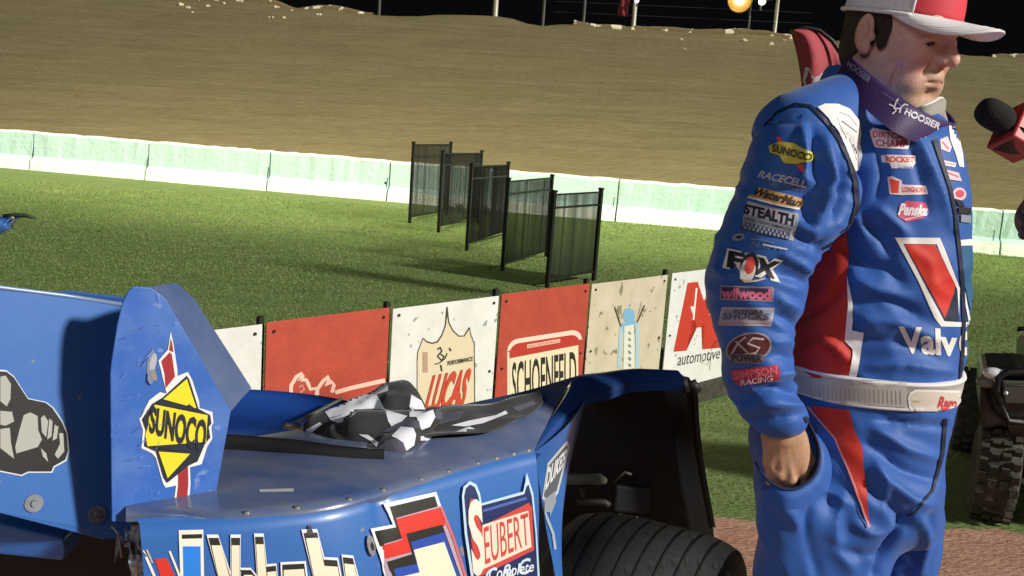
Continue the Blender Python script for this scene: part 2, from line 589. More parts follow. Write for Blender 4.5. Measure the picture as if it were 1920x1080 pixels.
# clods of white painted mud scattered below the rim
clod_m = mat('pale_clod', 'd8cfae', .9, bump=.01, bscale=40)
trk_b = bvh_obj(tr)
mb = MB()
for (cx, cy, r) in [(340, 10, 6), (352, 15, 4), (390, 12, 4), (417, 7, 5), (508, 33, 4), (535, 34, 4), (598, 28, 4), (650, 17, 4), (664, 22, 4), (1279, 75, 4), (1397, 77, 7), (1445, 84, 6), (1470, 76, 3), (1282, 92, 3), (1510, 8, 3), (548, 20, 3), (362, 24, 3), (520, 14, 4)]:
    d = Vector(ray(cx, cy)).normalized(); h = trk_b.ray_cast(Vector(CAMP), d)
    if h[0] is None: continue
    rr = r * h[3] / FPX * .8
    for q in range(3):
        c = h[0] + Vector((random.uniform(-1, 1) * rr, random.uniform(-1, 1) * rr, rr * .2)); r2 = rr * random.uniform(.5, 1)
        me = bmesh.new(); bmesh.ops.create_icosphere(me, subdivisions=1, radius=r2)
        vv = [v.co * random.uniform(.7, 1.2) + c for v in me.verts]; ff = [[v.index for v in f.verts] for f in me.faces]; me.free()
        mb.add(vv, ff)
o = mb.build('pale_mud_clods', clod_m); o['kind'] = 'stuff'; o['label'] = 'pale mud clods scattered below the rim of the banking'

# ------------------------------------------------------------------ concrete barriers along the track
bar_m = mat('painted_concrete', (.43, .61, .59), .75, col2=(.45, .63, .61), scale=1.6, bump=.012, bscale=14, contrast=(.3, .7))
edge_m = mat('fresh_white_paint', (.86, .88, .84), .7, col2=(.74, .8, .76), scale=4, bump=.01, bscale=18)
stain_m = mat('black_scuff', '2b302c', .9)
joints_px = [-420, -190, 66, 281, 507, 730, 1155, 1372, 1590, 1868, 2140]
bl = ['end', 'white sun bleached section of track wall at the picture left edge', 'pale section of track wall with chipped top above the left grass',
      'plain pale blue section of track wall, third from the left edge', 'section of track wall with a bright white patch and small black rust mark',
      'long section of track wall running behind the black fence panels', 'section of track wall just right of the black fence panels',
      'section of track wall half hidden by the driver left sleeve', 'section of track wall wholly behind the driver', 'section of track wall at right below the microphone']
for k in range(len(joints_px) - 1):
    a = joints_px[k]; b = joints_px[k + 1]
    ya = 312 + (a / 1370) * 120; yb = 312 + (b / 1370) * 120
    sa = np.dot(ptz(a, ya, 0) - w0, wd); sb = np.dot(ptz(b, yb, 0) - w0, wd)
    g = .012
    prof = [(-.16, 0), (-.13, .16), (-.05, .22), (-.03, .575), (0.0, .60), (.16, .60), (.19, .0)]
    mb = MB()
    cols = 24
    rr = [[wp(sa + g + (sb - sa - 2 * g) * i / cols, d + .012 * float(vnoise(np.array([sa + i * .7, z * 9, k]))), max(z, 0) + (.01 * float(vnoise(np.array([sa + i * .6, 4, k + 9]))) if z > .3 else 0)) for i in range(cols + 1)] for d, z in prof]
    V, F = grid_mesh(rr)
    mb.add(V, F)
    for i, f in enumerate(range(len(F))):
        row = i // cols
        mb.m[i] = 1 if row in (0, 3, 4) else 0
    mb.add([r[0] for r in rr], [tuple(range(len(prof)))]); mb.add([r[-1] for r in rr], [tuple(range(len(prof)))])
    o = mb.build('concrete_barrier', [bar_m, edge_m])
    tag(o, bl[k] if k else 'section of track wall beyond the picture left edge', 'barrier', 'concrete barriers between grass and track')
    if k in (4, 5, 6, 2): pass
    # scuffs at the joint
    bb = bvh_obj(o); dc = Decal(bb, 0, .004)
    yj = 262 + (b / 1370) * 118
    if 0 < b < 1900:
        dc.line([(b - 3, yj + 8), (b - 6, yj + 28), (b - 4, yj + 50)], 1.4, stain_m)
        if k in (4, 6): dc.poly(oval(b - 7, yj + 18, 2.5, 2), stain_m)
        if k == 4:
            dc.poly([(376, 292), (392, 291), (420, 316), (400, 322), (380, 318)], edge_m)
            dc.poly([(415, 312), (420, 312), (419, 326), (414, 326)], stain_m)
        if k == 3: dc.poly([(272, 262), (282, 264), (290, 306), (284, 312)], edge_m)
        if k == 2: dc.poly([(44, 248), (66, 248), (69, 286), (60, 282)], edge_m)
    if dc.F: dc.build('paint_scuff', o)

# ------------------------------------------------------------------ black screen panels standing on the grass
blk = mat('black_powder_coat', '0c0e0c', .5, bump=.001)
screen_m = mat('dark_screen_mesh', '10140f', .8)
PAN = [((768, 418), (778.5, 268), (838, 404), (846, 268), 'farthest black screen panel, nearest the track wall', .5),
       ((822, 436), (832, 284), (895, 418), (906, 284), 'second farthest black screen panel of the row', .5),
       ((875, 470), (886, 307), (944, 447), (962, 305), 'middle black screen panel of the row, open mesh top', .45),
       ((942, 508), (958, 334), (1024, 482), (1036, 328), 'second nearest black screen panel, grass showing through', .45),
       ((1026, 539), (1038, 357), (1113, 526), (1126, 353), 'nearest and darkest black screen panel just above the red sign board', .62)]
for (lb, lt, rb, rt, lab, dens) in PAN:
    A = ptz(*lb, 0); B = ptz(*rb, 0)
    ha = (lb[1] - lt[1]) * A[1] / FPX * 1.0; hb = (rb[1] - rt[1]) * B[1] / FPX
    h = (ha + hb) / 2
    root = empty('screen_panel', tuple((A + B) / 2), lab, 'fence panel', 'black screen panels standing staggered on the infield grass')
    d = (B - A); Ld = np.linalg.norm(d); d /= Ld; nn = np.array([-d[1], d[0], 0])
    for P, hh in ((A, ha), (B, hb)):
        mb = MB(); mb.box((P[0], P[1], hh / 2), (.034, .034, hh), Matrix.Rotation(math.atan2(d[1], d[0]), 3, 'Z'))
        mb.box((P[0], P[1], hh + .008), (.044, .044, .016), Matrix.Rotation(math.atan2(d[1], d[0]), 3, 'Z'))
        mb.build('post', blk, root, bevel=.003)
    def rail(z, t):
        mb = MB(); a = A + d * .018; b = B - d * .018
        mb.prism([a + nn * .008 + [0, 0, z], b + nn * .008 + [0, 0, z + (hb - ha)], b + nn * .008 + [0, 0, z + t + (hb - ha)], a + nn * .008 + [0, 0, z + t]], tuple(nn * -.016))
        mb.build('rail', blk, root)
    rail(ha - .03, .014); rail(ha * .825, .018); rail(.07, .014)
    mb = MB(); sp = .0125; nb = int((Ld - .04) / sp)
    for i in range(nb):
        p = A + d * (.02 + sp * (i + .5)); zt = ha - .03 + (hb - ha) * i / nb
        wdt = sp * (dens - (.19 if dens < .6 else .12)) * (1 + .25 * float(vnoise(np.array([i * .37, 1, lb[0]]))))
        zs = [(.075, zt)]
        mb.box((p[0], p[1], .075 + (zt - .075) / 2), (wdt, .003, zt - .075), Matrix.Rotation(math.atan2(d[1], d[0]), 3, 'Z'))
    # cross wires
    k = 0; z = .09
    while z < 0:
        c = (A + B) / 2
        mb.box((c[0] - nn[0] * .004, c[1] - nn[1] * .004, z + (hb - ha) * .5 * z / ha), (Ld - .04, .002, .004 if dens < .6 else .005), Matrix.Rotation(math.atan2(d[1], d[0]), 3, 'Z'))
        z += .03
    # the lower half carries a second layer of darker screen
    for i in range(nb):
        p = A + d * (.02 + sp * (i + 1.0)) + nn * .006
        if dens > .6: mb.box((p[0], p[1], .08 + ha * .31), (sp * .3, .002, ha * .62), Matrix.Rotation(math.atan2(d[1], d[0]), 3, 'Z'))
    mb.build('mesh_screen', screen_m, root)

# ------------------------------------------------------------------ sponsor boards (pit wall)
SX = [(250, 637), (380, 621), (497, 607), (735, 578), (933, 551.5), (1103, 531), (1256, 514), (1420, 499), (1560, 486)]
SP = [ptz(x, y, .75) for x, y in SX]
sd = SP[6] - SP[2]; sd /= np.linalg.norm(sd)
# straight line through the measured points
SP = [SP[2] + sd * np.dot(p - SP[2], sd) for p in SP]
sn = np.array([sd[1], -sd[0], 0])          # towards the camera
white_b = mat('white_board', (.80, .81, .76), .55, col2=(.70, .72, .66), scale=7, bump=.002, bscale=30, speck=('9aa09a', 26, .66))
red_b = mat('red_board', (.50, .075, .04), .55, col2=(.42, .06, .035), scale=10, bump=.002, bscale=40)
cream_b = mat('cream_board', (.66, .60, .44), .6, col2=(.56, .50, .35), scale=6, bump=.002, bscale=30, speck=('8c8468', 20, .64))
post_m = mat('dark_post', '1c1e16', .7)
wood_m = mat('weathered_base', '4a4a38', .9, col2='2e2f25', scale=12, bump=.004)
base_root = empty('pit_wall_frame', tuple(SP[4] * [1, 1, 0]), 'dark timber base and thin posts carrying the row of sponsor boards', 'fence')
mb = MB(); a = SP[0] - sn * .05; b = SP[-1] - sn * .05
mb.prism([(a[0], a[1], 0), (b[0], b[1], 0), (b[0], b[1], .11), (a[0], a[1], .11)], tuple(sn * .07))
mb.build('base_beam', wood_m, base_root, bevel=.004)
for i, p in enumerate(SP):
    q = p - sn * .03
    mb = MB(); mb.box((q[0], q[1], .11 + .33), (.02, .02, .66), Matrix.Rotation(math.atan2(sd[1], sd[0]), 3, 'Z')); mb.build('post', post_m, base_root)
board_labels = [None, 'plain white board right behind the blue sideboard', 'red board with pale script letters above the checkered flag',
                'speckled white board with a cream shield and red lettering', 'red board with cream framed black lettering',
                'cream board with a faded blue figure', 'white board with big red letters beside the driver sleeve', 'white board hidden behind the driver']
board_mats = [white_b, white_b, red_b, white_b, red_b, cream_b, white_b, white_b]
boards = []
for i in range(8):
    a = SP[i] + sd * .004; b = SP[i + 1] - sd * (.012 if i != 5 else .02)
    if i == 6: a = SP[i] + sd * .018
    mb = MB()
    rot = Matrix.Rotation(math.atan2(sd[1], sd[0]), 3, 'Z')
    c = (a + b) / 2; Lb = np.linalg.norm(b - a)
    dz = [0, 0, .004, -.003, .003, -.002, .003, 0][i]
    mb.box((c[0], c[1], .11 + .32 + dz), (Lb, .006, .64), rot)
    o = mb.build('sponsor_board', board_mats[i], None, bevel=.002)
    tag(o, board_labels[i] or 'white board beyond the blue spoiler at far left of the row', 'sign', 'sponsor boards along the pit wall')
    boards.append(o)
    # screws
    mbs = MB()
    for (u, z) in ((.03, .72), (Lb - .03, .72), (.03, .42), (Lb - .03, .42)):
        p = a + sd * u + sn * .005
        mbs.tube([(p[0], p[1], z), tuple(p * [1, 1, 0] + sn * .003 + [0, 0, z])], .006, 8)
    mbs.build('screw', post_m, o)
def bd(i, step=0): return Decal(bvh_obj(boards[i]), step, .0015, .0007)
# red board with script
ink_pink = flat('f0c8b4'); ink_red = flat('b8382a'); ink_blk = flat('25281c'); cream = flat('ddd2b0'); ink_wh = flat('f2efe4'); ink_brown = flat('4a4636')
dc = bd(2)
dc.line([(545, 745), (546, 722), (556, 706), (566, 700), (568, 704), (560, 716), (566, 712), (574, 712), (578, 720), (582, 730), (592, 728), (596, 740)], 7, ink_pink)
dc.line([(592, 745), (596, 728), (606, 714), (616, 706), (617, 712), (610, 722), (622, 716), (626, 722), (622, 736)], 7, ink_pink)
dc.line([(628, 736), (660, 727), (695, 719), (722, 713)], 8, ink_pink)
dc.line([(560, 726), (566, 722), (570, 730), (562, 736)], 4, flat('c98a80'))
dc.build('lettering', boards[2])
# shield board
dc = bd(3)
sh = [(782, 675), (783, 660), (793, 634), (800, 640), (810, 643), (820, 640), (828, 628), (834, 612), (838, 591), (842, 606), (850, 620), (861, 629), (870, 630), (880, 616), (882, 626), (889, 645), (890, 700), (889, 770), (782, 790)]
dc.poly(sh, cream)
dc.line([(782, 790)] + sh[:8], 1.4, ink_brown); dc.line(sh[:9], 1.6, ink_brown)
dc.line([(793, 634), (800, 641), (811, 644), (820, 641), (828, 629), (835, 610), (838, 575)], 2.2, ink_brown)
dc.line([(838, 575), (841, 604), (849, 620), (860, 630), (870, 630), (880, 614)], 2.2, ink_brown)
dc.line([(880, 614), (882, 626), (889, 645), (890, 770)], 1.5, ink_brown)
dc.line([(797, 660), (797, 698)], 9, flat('b79a84'))
dc.line([(820, 655), (825, 651), (828, 658), (820, 668), (828, 676), (832, 668), (826, 664)], 3, ink_blk)
dc.line([(815, 683), (824, 680), (834, 672), (838, 662)], 2, ink_blk); dc.line([(826, 684), (828, 696)], 2.5, ink_blk)
dc.line([(842, 652), (845, 658)], 3, ink_brown)
dc.text('PERFORMANCE', [(839, 677), (886, 668), (886, 676), (839, 685)], ink_brown, .02)
dc.text('LUCAS', [(806, 708), (882, 694), (872, 760), (794, 776)], flat('c8492f'), .05, .35)
dc.build('lettering', boards[3])
# framed board
dc = bd(4)
def rrect(x0, y0, x1, y1, sl, r=12):
    P = []
    for (cx, cy, a0) in ((x0 + r, y0 + r, 180), (x1 - r, y0 + r, 270), (x1 - r, y1 - r, 0), (x0 + r, y1 - r, 90)):
        for k in range(7):
            t = R(a0 + 15 * k); X = cx + r * math.cos(t); P.append((X, cy + r * math.sin(t) + sl * (X - x0)))
    return P
dc.poly(rrect(951, 638, 1091, 790, -.155, 20), flat('efd5bf'))
dc.poly(rrect(955, 646, 1087, 786, -.155, 18), ink_red)
dc.poly([(955, 672), (1084, 647), (1084, 770), (955, 790)], flat('e9dcb8'))
dc.poly([(988, 646), (1050, 635), (1050, 642), (988, 653)], flat('e8bfa6'))
dc.text('HIGH PERFORMANCE', [(990, 647.5), (1048, 637), (1048, 641), (990, 651.5)], ink_red)
dc.text('SCHOENFELD', [(960, 681), (1080, 659), (1080, 735), (960, 760)], ink_blk, .015)
dc.build('lettering', boards[4])
# cream board with faded figure
dc = bd(5); lb = flat('7fb4d2'); lb2 = flat('a9cbd4')
dc.poly([(1103.5, 534), (1252, 517), (1252, 526), (1103.5, 543)], flat('cfc9b2'))
dc.poly(oval(1179, 592, 11, 15, -5), lb)
dc.poly([(1166, 606), (1192, 600), (1194, 622), (1190, 614), (1185, 608), (1172, 611), (1166, 628)], lb)
dc.line([(1164, 612), (1163, 640), (1160, 690)], 6, lb2); dc.line([(1194, 606), (1195, 640), (1194, 690)], 7, lb2)
dc.poly([(1170, 612), (1188, 608), (1190, 690), (1168, 694)], flat('dfe0d0'))
for k in range(6): dc.line([(1178, 622 + 12 * k), (1182, 627 + 12 * k)], 4, flat('7b8a86'))
dc.line([(1152, 575), (1160, 600), (1164, 612)], 1.6, ink_brown); dc.line([(1208, 572), (1198, 596), (1194, 604)], 1.6, ink_brown)
dc.line([(1158, 572), (1162, 598)], 1, flat('a79f84')); dc.line([(1203, 566), (1196, 596)], 1, flat('a79f84'))
dc.build('painted_figure', boards[5])
# big red letters
dc = bd(6)
dc.text('MA', [(1284, 541), (1420, 526), (1410, 636), (1272, 648)], flat('c63a26'), .07, .15)
dc.line([(1306, 540), (1300, 600)], 3, ink_wh)
dc.text('automotive', [(1270, 664), (1350, 652), (1350, 672), (1270, 686)], flat('43463c'), .0, .3)
dc.line([(1318, 664), (1316, 680), (1326, 684), (1334, 660), (1330, 694)], 1.5, flat('b4b4a4'))
dc.line([(1338, 690), (1340, 720), (1330, 735), (1322, 728)], 1.5, flat('c9c9ba'))
dc.build('lettering', boards[6])

# ------------------------------------------------------------------ things on the rim: posts, floodlights, fences
pole_m = mat('galvanised_pole', 'a8a796', .5, metal=.3, bump=.001)
dpole_m = mat('dark_pole', '3a3a34', .6)
def rim_pole(px, label, w_px, mm, hpx=120, Yoff=.8, group='poles on the rim of the banking'):
    i = rim_idx(px); p = rim_pts[i] + wn * Yoff; sc = p[1] / FPX
    # move sideways so the pole stands where it is measured
    dx = (px - proj(p)[0]) * sc; p = p + wd * dx
    r = w_px * sc / 2
    mb = MB(); mb.tube([(p[0], p[1], TOPZ - 3.5), (p[0], p[1], TOPZ + hpx * sc)], [r * 1.1, r * .8], 12)
    mb.tube([(p[0], p[1], TOPZ - .3), (p[0], p[1], TOPZ - .1)], [r * 1.6, r * 1.6], 12)
    o = mb.build('pole', mm, None, True); tag(o, label, 'pole', group)
    return p, sc
rim_pole(710, 'faint grey pole at the rim above the far left fence panel', 7, dpole_m)
rim_pole(928, 'pale pole stump at the rim, left of two dark poles', 11, pole_m)
rim_pole(1017, 'thin dark pole at the rim, first right of the pale one', 7, dpole_m)
rim_pole(1093, 'thin dark pole at the rim left of the small red flag', 7, dpole_m)
pA, scA = rim_pole(1187, 'bright grey pole right of the small red flag', 9, pole_m)
pB, scB = rim_pole(1451, 'pale pole right of the two lit floodlights', 8, pole_m)
# hanging red flag
redcloth = mat('dull_red_cloth', '7c2530', .8, col2='5c1a24', scale=6)
fp = pA - wd * .55 ; rr = []
for j in range(12):
    z = TOPZ + .45 + j * .06 * 1.6
    rr.append([(fp + wd * (.0 + .05 * i - .02 * math.sin(j * .7)) + wn * .05 * math.sin(i * 1.3 + j * .4)) * [1, 1, 0] + [0, 0, z] for i in range(8)])
mb = MB(); V, F = grid_mesh(rr); mb.add(V, F)
o = mb.build('flag', redcloth, None, True); o.modifiers.new('s', 'SOLIDIFY').thickness = .01
tag(o, 'small dull red flag hanging beside the bright grey pole', 'flag')
# little bulb on pole A
def bulb(px, py, Y, r, col, power, name, label, glass):
    p = pt(px, py, Y); root = empty(name, tuple(p), label, 'lamp')
    mb = MB()
    name_big = r > .13
    # bowl reflector opening towards the track; on the big lamp it imitates the glow
    n = 24; rows_ = []
    dirv = Vector((-.1, -1, -.35)).normalized(); s1 = dirv.cross(Vector((0, 0, 1))).normalized(); s2 = s1.cross(dirv)
    for j in range(9):
        t = j / 8; rad = r * (2.4 * math.sqrt(t) + .15) * (1 if name_big else .35); ax = dirv * (r * (1.5 * t) - r * .9)
        rows_.append([Vector(p) + ax + (s1 * math.cos(2 * math.pi * k / n) + s2 * math.sin(2 * math.pi * k / n)) * rad for k in range(n + 1)])
    V, F = grid_mesh(rows_); mb.add(V, F)
    o = mb.build('reflector', glass, root, True); o.modifiers.new('s', 'SOLIDIFY').thickness = .01
    bm = bmesh.new(); bmesh.ops.create_uvsphere(bm, u_segments=16, v_segments=10, radius=r)
    bmesh.ops.translate(bm, verts=bm.verts, vec=Vector(p)); me = bpy.data.meshes.new('bulb'); bm.to_mesh(me); bm.free()
    link('bulb', me, mat('lit_bulb', (1, 1, 1), .5, emit=(col, power)), root, True)
    mb = MB(); mb.tube([Vector(p) - dirv * r * .8, Vector(p) - dirv * r * 2.2], r * .5, 10); mb.tube([Vector(p) - dirv * r * 2.2, Vector(p) - dirv * r * 2.2 + Vector((0, 0, -r * 3))], r * .3, 8)
    mb.build('bracket', dpole_m, root)
    return root
gold = mat('amber_glow_bowl', (.30, .15, .02), .7)  # amber bowl colour stands in for the glow around the big lamp
bulb(1387, 0, 35.0, .16, (1, .84, .45), 14, 'floodlight', 'big yellow lit floodlight at the top edge of the picture', gold)
bulb(1429, 3, 35.0, .12, (1, .9, .6), 6, 'floodlight', 'small pale lit floodlight beside the big yellow one', pole_m)
bulb(1194, 2, 35.0, .07, (1, 1, .85), 4, 'floodlight', 'tiny white lamp on the bright grey pole', pole_m)
# pole that carries the floodlights
p = pt(1408, 4, 35.4); mb = MB(); mb.tube([(p[0], p[1], TOPZ - 2), (p[0], p[1], p[2] + 1.2)], .05, 10)
mb.tube([tuple(p + wd * -.7 + [0, 0, .1]), tuple(p + wd * .7 + [0, 0, .1])], .035, 8)
tag(mb.build('pole', dpole_m, None, True), 'dark olive pole with crossbar holding the two lit floodlights', 'pole', 'poles on the rim of the banking')
# catch fence cables beyond the rim
mbp = MB()
p0 = pt(1040, 22, 36); p1 = pt(1520, 44, 36)
for k, dz in enumerate((.0, .35)):
    mbp.tube([tuple(p0 + [0, 0, dz]), tuple(p1 + [0, 0, dz])], .006, 6)
tag(mbp.build('cable_fence', dpole_m), 'thin taut cables running past the yellow floodlight above the rim', 'fence')

# feather flag behind the driver
fm = mat('crimson_cloth', (.42, .055, .075), .75, col2=(.34, .045, .06), scale=4, bump=.01, bscale=9)
Yf = 7.2
root = empty('feather_flag', tuple(pt(1560, 900, Yf) * [1, 1, 0] + [0, 0, 0]), 'crimson feather flag with a white chevron behind the driver shoulder', 'flag')
Lc = catmull([(1481, 58), (1492, 90), (1500, 130), (1505, 170), (1512, 230), (1520, 320)], 30)
Rc = catmull([(1490, 56), (1526, 56), (1556, 78), (1575, 108), (1590, 170), (1602, 320)], 30)
rr = []
for a, b in zip(Lc, Rc):
    rr.append([pt(*(a * (1 - t) + b * t), Yf + .06 * math.sin(t * 5 + a[1] * .02)) for t in np.linspace(0, 1, 10)])
mb = MB(); V, F = grid_mesh(rr); mb.add(V, F); fo = mb.build('banner', fm, root, True); fo.modifiers.new('s', 'SOLIDIFY').thickness = .004
mb = MB(); mb.tube([pt(*q, Yf) for q in [(1483, 56), (1512, 52), (1536, 57), (1560, 76), (1580, 106), (1596, 170), (1610, 320), (1618, 560)]] + [tuple(pt(1620, 700, Yf) * [1, 1, 0])], .016, 8)
mb.build('pole', blk, root, True)
dc = Decal(bvh_obj(fo), 0, .012)
dc.poly([(1512, 125), (1518, 128), (1526, 146), (1562, 124), (1568, 134), (1524, 160), (1512, 168), (1507, 150)], flat('d9d3d6'))
dc.build('white_mark', fo)

# ------------------------------------------------------------------ grass blades
blade_m = mat('grass_blade', (.1, .2, .03), .7, attr='tone', spec=.2)
nb = 170000
u = RNG.random(nb)
yy = 3.9 + (14.6 - 3.9) * u ** .75
xx = (RNG.random(nb) * 2 - 1) * (yy * .56 + .4)
P0 = np.stack([xx, yy, np.zeros(nb)], -1)
side = (P0 - w0) @ wn
eY = e0[1] + (xx - e0[0]) * (e1[1] - e0[1]) / (e1[0] - e0[0])
front = (P0 - SP[2]) @ sn
keep = (side < -.1) & (yy > eY + .02 * np.sin(xx * 9)) & ~((np.abs(front) < .06))
P0 = P0[keep]; nb = len(P0)
ang = RNG.random(nb) * 2 * np.pi; hh = .005 + .009 * RNG.random(nb); side = side[keep]
hh *= np.where(side > -.45, 2.2, 1.0)
hh *= np.where(np.abs(P0[:, 1] - eY[keep]) < .15, 1.5, 1)
ww = .0022 + .0016 * P0[:, 1] / 6
dx = np.stack([np.cos(ang) * ww, np.sin(ang) * ww, np.zeros(nb)], -1)
tip = P0 + np.stack([RNG.normal(0, .012, nb), RNG.normal(0, .012, nb), hh], -1)
V = np.stack([P0 - dx, P0 + dx, tip], 1).reshape(-1, 3)
F = np.arange(nb * 3).reshape(-1, 3)
me = mesh_np('grass_blades', V, F)
t = np.clip(.5 + .4 * vnoise(P0 * [.35, 1.1, 1]) + .35 * vnoise(P0 * [1.6, 4.5, 1]) + RNG.normal(0, .08, nb), 0, 1)[:, None]
C = np.array([.15, .245, .065]) * (1 - t) + np.array([.26, .345, .11]) * t
dry = (RNG.random(nb) < .06)[:, None]
C = np.where(dry, np.array([.34, .3, .14]), C)
vcol(me, np.repeat(C, 3, 0))
o = link('grass_blades', me, blade_m); o['kind'] = 'stuff'; o['label'] = 'short mown grass of the infield'
# taller weeds at the wall foot
for (px, py, s, lab) in [(1232, 414, 1.0, 'leafy weed at the foot of the track wall between fence and driver'), (405, 328, .7, 'small weed at the wall foot below the white patch'), (905, 405, 1.0, 'weed clump behind the middle screen panel'), (860, 398, .9, 'weed clump behind the second screen panel')]:
    c = ptz(px, py, 0); mb = MB()
    for k in range(70):
        a = random.random() * 6.28; r = random.random() * .28 * s; b = np.array([c[0] + math.cos(a) * r, c[1] + math.sin(a) * r * .5, 0])
        h = random.uniform(.05, .17) * s; l = np.array([math.cos(a) * .05, math.sin(a) * .05, h])
        w = np.array([-math.sin(a), math.cos(a), 0]) * .012
        mb.add([b - w * .4, b + l * .6 - w, b + l, b + l * .6 + w, b + w * .4], [(0, 1, 2, 3, 4)])
    tag(mb.build('weed', mat('weed_leaf', (.07, .16, .025), .7, col2=(.12, .22, .04), scale=20)), lab, 'plant')
# ------------------------------------------------------------------ race car
blue_p = mat('blue_bodywork', (.032, .135, .44), .38, col2=(.05, .17, .49), scale=3.5, bump=.0012, bscale=9, coat=.35, contrast=(.3, .75), speck=('8f8b80', 38, .70))
blue_scr = mat('scratched_blue_panel', (.04, .145, .52), .5, col2=(.10, .22, .58), scale=14, stretch=(1, 1, 1), bump=.0015, bscale=14, contrast=(.45, .72), speck=('6f8fd0', 34, .64))
deck_m = mat('dusty_sheen_deck', (.055, .095, .23), .26, col2=(.17, .185, .24), scale=5, stretch=(1, 2.2, 1), bump=.001, bscale=10, coat=.6, contrast=(.35, .72))  # grey in the mix carries dust and a painted reflected sheen
gblue = mat('sideboard_flange', (.07, .11, .24), .5, col2=(.12, .16, .27), scale=8)
blkrub = mat('black_rubber', '101010', .6, bump=.001, bscale=20)
dark_in = mat('black_plastic_liner', '101112', .55, bump=.003, bscale=6)
steel = mat('bolt_steel', '8f8f8c', .4, metal=.6)
bolt_w = mat('aluminium_washer', '8a9098', .45, metal=.3, col2='6d747c', scale=30)
torn_m = mat('torn_aluminium', (.45, .50, .54), .35, metal=.6, col2=(.04, .07, .16), scale=20, bump=.006, bscale=25, contrast=(.42, .6))
car = empty('race_car', (-.3, 1.9, 0), 'blue dirt track race car with spoiler and a checkered flag lying on its rear deck', 'race car')

def thick(name, pts, d, m, parent=car, bevel=.002, smooth=False):
    mb = MB(); mb.prism(pts, d, 0); return mb.build(name, m, parent, smooth, bevel)

KC = .873
def cz(x, y, z): return CAMP + (ptz(x, y, z) - CAMP) * KC
def cp(x, y, Y): return pt(x, y, Y * KC)
# rear deck
FE = [(236, 962), (330, 964), (397, 971), (510, 962), (622, 948), (715, 924), (844, 887), (937, 861), (1003, 845)]
BE = [(236, 842), (330, 836), (425, 826), (520, 812), (610, 800), (715, 790), (850, 762), (965, 738), (1078, 706)]
BZ = [.925, .925, .925, .925, .935, .945, .965, .985, 1.0]
n = 60
fe = catmull([cz(x, y, .925) for x, y in FE], n); be = catmull([cz(x, y, z) for (x, y), z in zip(BE, BZ)], n)
rr = []
for j in range(16):
    v = j / 15
    row = fe * (1 - v) + be * v
    row = row + np.array([0, 0, 1]) * (.012 * math.sin(v * math.pi) + .0015 * vnoise(row * 9))[:, None]
    rr.append(row)
rr.insert(0, fe + [0, 0, -.012])
V, F = grid_mesh(rr); mb = MB(); mb.add(V, F); deck = mb.build('rear_deck', deck_m, car, True)
deck_b = bvh_obj(deck)
dc = Decal(deck_b, 8, .001)
dc.poly([(486, 918), (550, 916), (551, 922), (487, 923)], flat('aab2bd', .4))
dc.build('paint_chip', deck)
# front lip rivets
for t in (.33, .44, .55, .63, .70, .76, .82, .88, .93, .975):
    p = fe[int(t * (n - 1))]
    mb = MB(); mb.tube([tuple(p + [0, .006, .0]), tuple(p + [0, .006, .004])], [.005, .003], 10)
    mb.build('rivet', steel, deck)
# shiny worn spots along the front lip
# fender top rising to the right of the deck
c1 = cz(1003, 845, .925); c2 = cz(1098, 742, .985); c3 = cz(1078, 706, 1.0)
d1 = cz(1282, 712, .99); d2 = cz(1262, 695, 1.0); d3 = cz(1190, 691, 1.003)
A = catmull([c1, (c1 + c2) / 2 + [0, 0, .004], c2, (c2 + cz(1190, 716, .99)) / 2, cz(1190, 716, .99), d1, ], 40)
B = catmull([be[-1] * .55 + fe[-1] * .45, be[-1] * .8 + fe[-1] * .2, c3, cz(1130, 698, 1.0), d3, d2], 40)
rr = []
for j in range(10):
    v = j / 9; rr.append(A * (1 - v) + B * v + np.array([0, 0, .008 * math.sin(v * math.pi)]))
rr = [A + [0, 0, -.02]] + rr
V, F = grid_mesh(rr); mb = MB(); mb.add(V, F); fend = mb.build('fender_top', mat('shaded_blue_fender', (.016, .062, .24), .35, col2=(.012, .045, .17), scale=5, coat=.4), car, True)  # body blue darkened: the fender's shade is put into its colour
# rear face of the quarter panel
top = catmull([cz(x, y, .923) for x, y in [(262, 984), (397, 974), (510, 964), (622, 950), (715, 926), (844, 889), (937, 863), (1003, 847)]], 70)
rr = []
fn = np.array([.55, -.83, 0]); fn /= np.linalg.norm(fn)
for j in range(26):
    v = j / 25
    off = fn * (.0 + .012 * math.sin(min(v * 9, math.pi / 2)) + .035 * v)
    row = top + off + np.array([0.015 * v, 0, -.5 * v])
    u = np.linspace(0, 1, 70)
    # shallow crease of the joint between the two skins
    row = row + fn * (-.006 * np.exp(-((u - .565) / .012) ** 2))[:, None] + fn * (.0025 * vnoise(row * 6))[:, None]
    rr.append(row)
inner = [r + fn * -.02 for r in (rr[0],)]
V, F = grid_mesh(inner + rr); mb = MB(); mb.add(V, F); quarter = mb.build('quarter_panel', blue_p, car, True)
qb = bvh_obj(quarter)
# side face, turned away
s0 = [cz(1003, 847, .923), cp(1010, 900, 1.835), cp(1024, 990, 1.845), cp(1042, 1085, 1.85), cp(1060, 1200, 1.86)]
s1 = [c2 + [0, 0, -.004], cp(1084, 810, 1.99), cp(1058, 910, 1.95), cp(1040, 1020, 1.92), cp(1040, 1200, 1.9)]
sA = catmull(s0, 30); sB = catmull(s1, 30)
rr = [sA * (1 - t) + sB * t + np.array([.012 * math.sin(t * 3.14), 0, 0]) for t in np.linspace(0, 1, 8)]
rr.append(sB + [.0, .03, 0])
V, F = grid_mesh(rr); mb = MB(); mb.add(V, F); sidep = mb.build('side_panel', blue_p, car, True)
